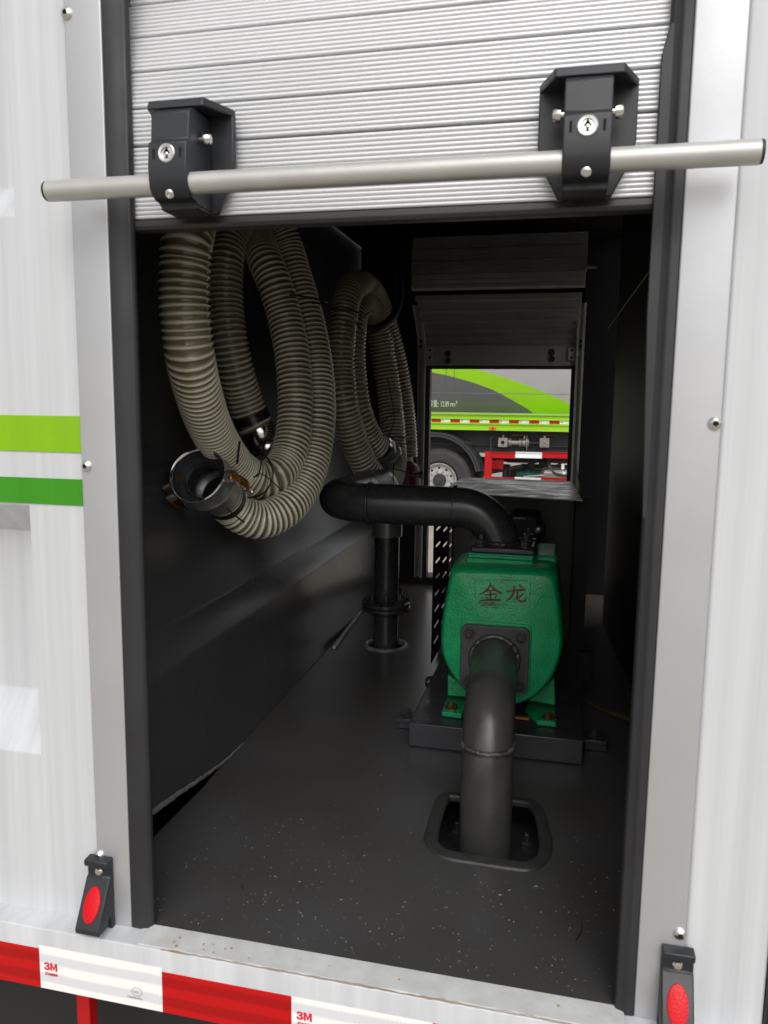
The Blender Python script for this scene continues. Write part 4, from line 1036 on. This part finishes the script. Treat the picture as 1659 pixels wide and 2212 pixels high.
# tank shell: bulging surface, three colour fields meeting along the livery curves
lowc = [(120, 168), (260, 185), (400, 214), (600, 270), (750, 325), (850, 375), (950, 430), (1040, 480), (1095, 520), (1140, 548)]
upc = [(-200, 100), (300, 112), (590, 152), (700, 182), (850, 226), (1000, 276), (1100, 314), (1200, 354), (1300, 398), (1395, 442), (1500, 497), (1600, 560)]
zbot = T(800, 522).z; ztop = zbot + 2.0; TR_ = 1.05; zc = zbot + 1.0
def interp(pl, x):
    if x <= pl[0][0]: return pl[0][1]
    for (a0, b0), (a1, b1) in zip(pl, pl[1:]):
        if x <= a1: return b0 + (b1 - b0) * (x - a0) / (a1 - a0)
    return pl[-1][1]
def tank_y(z): return TY + .25 - (max(0, 1 - ((z - zc) / 1.12) ** 2)) ** .5 * .42 + .16
fields = (('tankdk', []), ('tanklime', []), ('tank', []))
q = MB(); xs = [-900 + 25 * i for i in range(110)]
cols = []
for px in xs:
    X = T(px, 500).x; zl = min(max(P(c5(px, interp(lowc, px)), Y=TY).z, zbot), ztop); zu = min(max(P(c5(px, interp(upc, px)), Y=TY).z, zbot), ztop)
    zl = min(zl, zu)
    col = []
    for lo, hi, n_ in ((zbot, zl, 10), (zl, zu, 6), (zu, ztop, 12)):
        col.append([(X, tank_y(lo + (hi - lo) * k / n_), lo + (hi - lo) * k / n_) for k in range(n_ + 1)])
    cols.append(col)
for fi in range(3):
    n_ = len(cols[0][fi]); vs = []; fs = []
    for c_ in cols: vs += c_[fi]
    for i in range(len(cols) - 1):
        for k in range(n_ - 1): fs.append((i * n_ + k, (i + 1) * n_ + k, (i + 1) * n_ + k + 1, i * n_ + k + 1))
    q.add(vs, fs, fi)
o = q.build('tank', [M['tankdk'], M['tanklime'], M['tank']], FT, smooth=180)
A = T(-900, 500); B = T(1800, 500)
MB().box(A.x, B.x, TY + .42, TY + 2.2, zbot, ztop).build('tank_core', M['tank'], FT, smooth=0)
# weld seams on the tank
for x in (378, 447):
    pp = []
    for k in range(9):
        z = T(x, 355 - k * 25).z; pp.append((T(x, 300).x, tank_y(z) - .001, z))
    MB().tube(pp, .005, 5).build('seam', M['tankdk'], FT)
zz = T(600, 358).z; MB().tube([(T(200, 358).x, tank_y(zz), zz), (T(1400, 358).x, tank_y(zz), zz)], .004, 5).build('seam', M['tankdk'], FT)
zz = T(262, 470).z
ty_ = tank_y(zz) - .012
k_ = (T(470, 460).x - T(440, 460).x) / 30       # metres per survey pixel
text_mesh('\u5bb9\u91cf:', .118, M['text'], 'tank_lettering', FT, (T(222, 470).x, ty_, zz + .004), .002, .62)
text_mesh('12.09', .118, M['text'], 'tank_lettering', FT, (T(322, 470).x, ty_, zz + .003), .002, .52)
text_mesh('m', .118, M['text'], 'tank_lettering', FT, (T(404, 470).x, ty_, zz + .004), .002, .9)
text_mesh('3', .065, M['text'], 'tank_lettering', FT, (T(449, 470).x, ty_, zz + .048), .002, .95)
for o in COL.objects:
    if o.name.startswith('tank_lettering'):
        for v_ in o.data.vertices: v_.co.y += tank_y(v_.co.z) - .012 - ty_
# lime side rail with lips
def tz_(y): return T(800, y).z
XA, XB = A.x, B.x
q = MB(); q.prism([(TY - .02, tz_(528)), (TY - .05, tz_(531)), (TY - .05, tz_(538)), (TY - .012, tz_(541)), (TY - .012, tz_(566)), (TY - .03, tz_(574)), (TY - .03, tz_(577)), (TY, tz_(579)), (TY, tz_(608)), (TY - .045, tz_(612)),
                   (TY - .045, tz_(618)), (TY - .02, tz_(622)), (TY - .02, tz_(668)), (TY + .3, tz_(668)), (TY + .3, tz_(528))], 'X', XA, XB)
q.build('side_rail', M['limerail'], FT, smooth=0)
# tape on the rail
xr_ = [260, 340, 418, 498, 578, 659, 741, 823, 905, 988, 1071, 1155, 1239, 1325, 1412, 1500]
xr_ = [-60, 20, 100, 180] + xr_
zt0, zt1 = tz_(605), tz_(580)
for i, (xa_, xb_) in enumerate(zip(xr_, xr_[1:])):
    red = i % 2 == 0
    a_, b_ = T(xa_, 590).x, T(xb_, 590).x
    o = MB().box(a_ + .001, b_ - .001, TY - .004, TY - .0005, zt0, zt1).build('reflective_tape', M['redp'] if red else M['text'], FT)
    if not red and i > 2:
        text_mesh('3M', .024, M['tapeprint'], 'tape_mark', o, (a_ + .010, TY - .0055, (zt0 + zt1) / 2 - .008), .0006, 1, bold=.0006)
        text_mesh('CCC', .012, M['greyprint'], 'tape_mark', o, (b_ - .040, TY - .0055, zt0 + .008), .0006, 1)
a_, b_ = T(745, 633), T(798, 665)
o = MB().box(a_.x, b_.x, TY - .045, TY - .021, b_.z, a_.z).build('marker_light', M['amber'], FT, bevel=.004)
MB().lathe(((a_.x + b_.x) / 2, TY - .045, (a_.z + b_.z) / 2), (0, -1, 0), [(0, .018), (.006, .015), (.010, .006)], 16).build('bulb', M['amberdk'], o)
for s_ in (-1, 1): MB().lathe(((a_.x + b_.x) / 2 + s_ * .038, TY - .045, (a_.z + b_.z) / 2), (0, -1, 0), [(0, .006), (.003, .005)], 8).build('screw', M['hole'], o)
# chassis beam with a row of holes
a_, b_ = T(200, 690), T(1500, 842)
MB().box(XA, XB, TY + .30, TY + .50, tz_(866), tz_(669)).build('chassis_beam', M['chassis'], FT, smooth=0)
MB().box(XA, XB, TY + .24, TY + .30, tz_(800), tz_(793)).build('beam_rib', M['guard'], FT, smooth=0)
MB().box(XA, XB, TY + 1.9, TY + 2.0, tz_(880), tz_(669)).build('chassis_beam', M['chassis'], FT, smooth=0)
q = MB()
for x in range(812, 1440, 28):
    c = T(x, 827, TY + .298); q.lathe(c, (0, -1, 0), [(0, .007), (.003, .007)], 8)
q.build('beam_holes', M['hole'], FT)
# mudguard: curved band
wc = T(320, 1080); cg = T(283, 1068)
def arcband(cx, cz, prof, a0, a1, y0, y1, n_=30):
    q = MB(); vs = []; fs = []
    for i in range(n_ + 1):
        an = a0 + (a1 - a0) * i / n_
        for (dr, yy) in prof: vs.append((cx + (cg_r + dr) * cos(an), yy, cz + (cg_r + dr) * sin(an)))
    k = len(prof)
    for i in range(n_):
        for j in range(k): fs.append((i * k + j, i * k + (j + 1) % k, (i + 1) * k + (j + 1) % k, (i + 1) * k + j))
    fs.append(tuple(range(k))); fs.append(tuple(range(n_ * k, (n_ + 1) * k)))
    return q.add(vs, fs)
cg_r = (T(283, 672) - cg).length
arcband(cg.x, cg.z, [(0, TY + .06), (-.022, TY + .0), (-.045, TY - .0), (-.055, TY + .012), (-.065, TY + .0), (-.085, TY + .0), (-.09, TY + .03), (-.03, TY + .08), (-.02, TY + .45), (0, TY + .45)], R_(11), R_(150), 0, 0).build('mudguard', M['guard'], FT, smooth=40)
c = T(548, 765, TY - .02); q = MB(); q.lathe(c, (0, -1, 0), [(0, .018), (.04, .018), (.04, .011), (.0, .011)], 14, cap=False); q.box(c.x + .01, c.x + .08, c.y, c.y + .02, c.z - .015, c.z + .0); q.build('mudguard_bracket', M['guard'], FT)
# wheels
def wheel(cx_, cz_, par):
    r0 = .497; y0 = TY + .04
    t_ = MB(); t_.lathe((cx_, y0, cz_), (0, 1, 0), [(.03, .275), (.004, .30), (.0, .34), (.004, .37), (.000, .40), (.006, .44), (.018, .465), (.022, .468), (.022, .476), (.03, .480), (.045, .492), (.06, r0), (.22, r0), (.26, .46), (.28, .30)], 72, cap=False)
    w_ = t_.build('tyre', M['tyre'], par, smooth=35)
    rb = MB(); rb.lathe((cx_, y0, cz_), (0, 1, 0), [(-.002, .272), (-.012, .268), (-.006, .256), (.03, .250), (.06, .232), (.075, .215), (.060, .150), (.056, .11), (.056, .02)], 56, cap=False)
    rim = rb.build('rim', M['rim'], par, smooth=40)
    hb_ = MB(); hb_.lathe((cx_, y0, cz_), (0, 1, 0), [(.056, .108), (.03, .104), (.005, .095), (.0, .088), (.0, .060), (-.015, .055), (-.018, .02)], 28); hub = hb_.build('hub', M['guard'], rim, smooth=35)
    for k in range(10):
        an = 2 * pi * (k + .5) / 10 + .3; q = MB(); q.hexbolt((cx_ + .145 * cos(an), y0 + .058, cz_ + .145 * sin(an)), (0, -1, 0), .017, .02, .01); q.build('wheel_nut', M['steel'], rim, smooth=30)
        an += .3; q = MB(); q.hexbolt((cx_ + .078 * cos(an), y0 + .003, cz_ + .078 * sin(an)), (0, -1, 0), .012, .008, 0); q.build('hub_bolt', M['guard'], rim, smooth=30)
        an += .1; q = MB(); q.lathe((cx_ + .19 * cos(an), y0 + .066, cz_ + .19 * sin(an)), (0, -1, 0), [(0, .017), (.004, .017)], 12); q.build('hand_hole', M['hole'], rim)
    # tread lugs
    lg = MB()
    for k in range(90):
        an = 2 * pi * k / 90; u = Vector((cos(an), 0, sin(an))); w2 = Vector((-sin(an), 0, cos(an))); c_ = Vector((cx_, y0, cz_)) + u * (r0 - .004)
        vs = [c_ + w2 * (s1 * .011) + Vector((0, yy, 0)) + u * hh for yy in (.032, .10) for s1 in (-1, 1) for hh in (-.012, .006)]
        lg.add(vs, [(0, 2, 3, 1), (4, 5, 7, 6), (0, 1, 5, 4), (2, 6, 7, 3), (1, 3, 7, 5)])
    o = lg.build('tread_blocks', M['tyre'], w_, smooth=0); o['kind'] = 'stuff'
wheel(wc.x, GZ + .498, FT)
MB().lathe((wc.x, TY + .30, GZ + .5), (0, 1, 0), [(0, .49), (.26, .49)], 40).build('tyre', M['tyre'], FT)
MB().lathe((wc.x, TY + 1.7, GZ + .5), (0, 1, 0), [(0, .49), (.5, .49)], 40).build('tyre', M['tyre'], FT)
MB().lathe((wc.x, TY + .5, GZ + .5), (0, 1, 0), [(0, .08), (1.3, .08)], 20).build('axle', M['chassis'], FT)
# piping and valves
def vflange(x, y, r, name='square_flange', Y=TY + .10, hole=True):
    c = T(x, y, Y); q = MB(); q.prism(rrect(c.x - r, c.x + r, c.z - r, c.z + r, r * .18, 3), 'Y', Y, Y + .05); o = q.build(name, M['valve'], FT, bevel=.004)
    if hole:
        MB().lathe((c.x, Y - .0005, c.z), (0, -1, 0), [(0, r * .62), (.012, r * .6), (.012, r * .42)], 24, cap=False).build('port_ring', M['steel'], o); MB().lathe((c.x, Y - .0005, c.z), (0, -1, 0), [(0, r * .42), (.002, r * .42)], 24).build('port', M['hole'], o)
    for sx in (-1, 1):
        for sz in (-1, 1): MB().hexbolt((c.x + sx * r * .78, Y, c.z + sz * r * .78), (0, -1, 0), .0075, .008, 0).build('bolt', M['steel'], o)
    return c
v1_ = vflange(852, 767, .070)
q = MB(); zc_ = v1_.z; yv = TY + .20
def xr__(x): return T(x, 767, yv).x
MB().lathe((xr__(890), yv, zc_), (1, 0, 0), [(0, .030), (xr__(1160) - xr__(890), .030)], 24).build('cross_pipe', M['chassis'], FT)
for xa_, xb_, r in ((903, 911, .064), (914, 922, .064), (990, 998, .064), (1000, 1007, .064), (1050, 1057, .12), (1061, 1069, .060)):
    MB().lathe((xr__(xa_), yv, zc_), (1, 0, 0), [(0, r), (xr__(xb_) - xr__(xa_), r)], 20).build('pipe_flange', M['valve'], FT)
MB().lathe((xr__(925), yv, zc_), (1, 0, 0), [(0, .040), (.01, .037), (xr__(988) - xr__(925), .037)], 24).build('sight_tube', M['valve'], FT)
MB().lathe((xr__(1008), yv, zc_), (1, 0, 0), [(0, .035), (.012, .052), (.038, .057), (.064, .052), (xr__(1049) - xr__(1008), .035)], 24).build('valve_body', M['valve'], FT)
c = T(1033, 735, yv); MB().lathe(c, (0, 0, 1), [(-.03, .015), (.01, .015), (.01, .022), (.025, .022), (.03, .010), (.05, .010)], 12).build('valve_stem', M['steel'], FT)
a_ = T(930, 704, yv - .02); b_ = T(1030, 712, yv - .02); MB().box(a_.x, b_.x, yv - .03, yv - .015, b_.z, b_.z + .014).build('valve_handle', M['reddk'], FT, bevel=.003)
c = T(857, 722, yv); MB().lathe(c, (0, 0, 1), [(-.03, .011), (.015, .011), (.018, .014), (.03, .014)], 10).build('valve_stem', M['steel'], FT)
v2_ = vflange(1198, 770, .070, hole=False)
MB().lathe((v2_.x, TY + .10, v2_.z), (0, -1, 0), [(0, .055), (.016, .055), (.026, .045), (.026, .024), (.016, .02), (.036, .01)], 24).build('valve_cap', M['steel'], FT)
c = T(1198, 730, yv); MB().lathe(c, (0, 0, 1), [(-.03, .015), (.01, .015), (.01, .022), (.03, .022)], 12).build('valve_stem', M['steel'], FT)
a_ = T(1208, 704, yv - .02); b_ = T(1305, 712, yv - .02); MB().box(a_.x, b_.x, yv - .03, yv - .015, b_.z, b_.z + .014).build('valve_handle', M['reddk'], FT, bevel=.003)
# bent vent tube
pp = [T(x, y, TY + .16) for x, y in [(775, 722), (757, 724), (752, 745), (752, 790), (752, 850)]]
MB().tube(catmull(pp, .02), .016, 12).build('vent_tube', M['guard'], FT)
# guard rail, red and white
def rail(x0, x1, y0, y1, mt, nm, fold=True):
    a_, b_ = T(x0, y0), T(x1, y1); q = MB(); h = a_.z - b_.z
    if fold: q.prism([(TY + .0, b_.z), (TY + .0, b_.z + h * .22), (TY + .02, b_.z + h * .30), (TY + .02, a_.z - h * .15), (TY + .0, a_.z - h * .10), (TY + .0, a_.z), (TY + .07, a_.z), (TY + .07, b_.z)], 'X', a_.x, b_.x)
    else: q.box(a_.x, b_.x, TY + .0, TY + .07, b_.z, a_.z)
    return q.build(nm, mt, FT, smooth=0)
rail(757, 955, 845, 900, M['redp'], 'guard_rail'); rail(957, 1176, 845, 900, M['text'], 'guard_rail'); rail(1178, 1500, 845, 903, M['redp'], 'guard_rail')
rail(757, 948, 1054, 1096, M['redp'], 'guard_rail'); rail(950, 1168, 1056, 1098, M['text'], 'guard_rail'); rail(1170, 1500, 1058, 1100, M['redp'], 'guard_rail')
rail(705, 756, 842, 1096, M['redp'], 'guard_post', False)
# machinery under the rail
a_, b_ = T(762, 918, TY + .3), T(800, 988, TY + .3); MB().box(a_.x, b_.x, TY + .3, TY + .4, b_.z, a_.z).box(b_.x, b_.x + .10, TY + .3, TY + .38, b_.z, b_.z + .14).build('red_bracket', M['redp'], FT, smooth=0)
a_ = T(650, 1030, TY + .6); b_ = T(1010, 965, TY + .6); MB().tube([a_, b_], .034, 14).build('prop_shaft', M['chassis'], FT)
a_ = T(965, 1027, TY + .8); b_ = T(1175, 1027, TY + .8); MB().lathe(a_, (1, 0, 0), [(0, .04), (0.01, .055), (.15, .055), (.16, .07), (.20, .07), (.21, .055), ((b_ - a_).x, .05)], 24).build('pump_body', M['tealpump'], FT)
a_ = T(1175, 1020, TY + .4); MB().lathe(a_, (1, 0, 0), [(-.02, .02), (0, .05), (.03, .082), (.05, .09), (1.2, .09)], 32).build('silencer', M['steel'], FT)
a_ = T(1025, 1050, TY + .3); b_ = T(1200, 1038, TY + .3); MB().tube([a_, b_], .014, 12).build('steel_tube', M['steel'], FT)
q = MB()
random.seed(3)
for k in range(9):
    o_ = random.uniform(-14, 14); q.tube(catmull([T(1235 + o_, 900, TY + .12 + k * .01), T(1240 + o_, 950, TY + .10), T(1255 + o_ * .6, 1000 + o_, TY + .08), T(1300, 1035 + o_, TY + .08), T(1400, 1050 + o_ * .8, TY + .1)], .03), .006, 6)
q.build('cable_bundle', M['tie'], FT)
a_, b_ = T(1340, 945, TY + .1), T(1362, 990, TY + .1); MB().box(a_.x, b_.x, TY + .1, TY + .12, b_.z, a_.z).build('data_plate', M['text'], FT)
a_, b_ = T(1350, 1010, TY + .1), T(1370, 1040, TY + .1); MB().box(a_.x, b_.x, TY + .1, TY + .12, b_.z, a_.z).build('data_plate', M['text'], FT)
for x, y, w, h, yy in ((870, 1025, .10, .30, .5), (905, 1000, .05, .45, .55), (1085, 960, .20, .30, .9), (690, 940, .25, .5, .9), (1200, 950, .35, .28, 1.1), (790, 905, 1.2, .10, 1.0), (1010, 925, .9, .12, .9)):
    c = T(x, y, TY + yy); MB().box(c.x - w * .27, c.x + w * .27, TY + yy, TY + yy + .15, c.z - h * .2, c.z + h * .2).build('gear_block', M['chassis'], FT, bevel=.01)
for x0_, x1_, y0_, y1_, yy in ((740, 1500, 880, 945, 1.2), (1005, 1500, 943, 1075, 1.25), (740, 900, 943, 1012, 1.3), (850, 1006, 972, 1075, 1.32)):
    A_, B_ = T(x0_, y0_, TY + yy), T(x1_, y1_, TY + yy); MB().box(A_.x, B_.x, TY + yy, TY + yy + .04, B_.z, A_.z).build('gear_cover', M['chassis'], FT, smooth=0)
pp = [T(x, y, TY + .5) for x, y in [(1370, 920), (1290, 960), (1200, 985), (1100, 990)]]; MB().tube(catmull(pp, .05), .014, 8).build('hose_line', M['chassis'], FT)

# ------------------------------------------------------------ origins of single-mesh things at their base
for o in list(COL.objects):
    if o.type == 'MESH' and o.parent is None and o.name != 'ground':
        cs_ = [v_.co for v_ in o.data.vertices]; mn = Vector([min(c[i] for c in cs_) for i in range(3)]); mx = Vector([max(c[i] for c in cs_) for i in range(3)])
        b_ = Vector(((mn.x + mx.x) / 2, (mn.y + mx.y) / 2, mn.z)); o.data.transform(Matrix.Translation(-b_)); o.location = b_
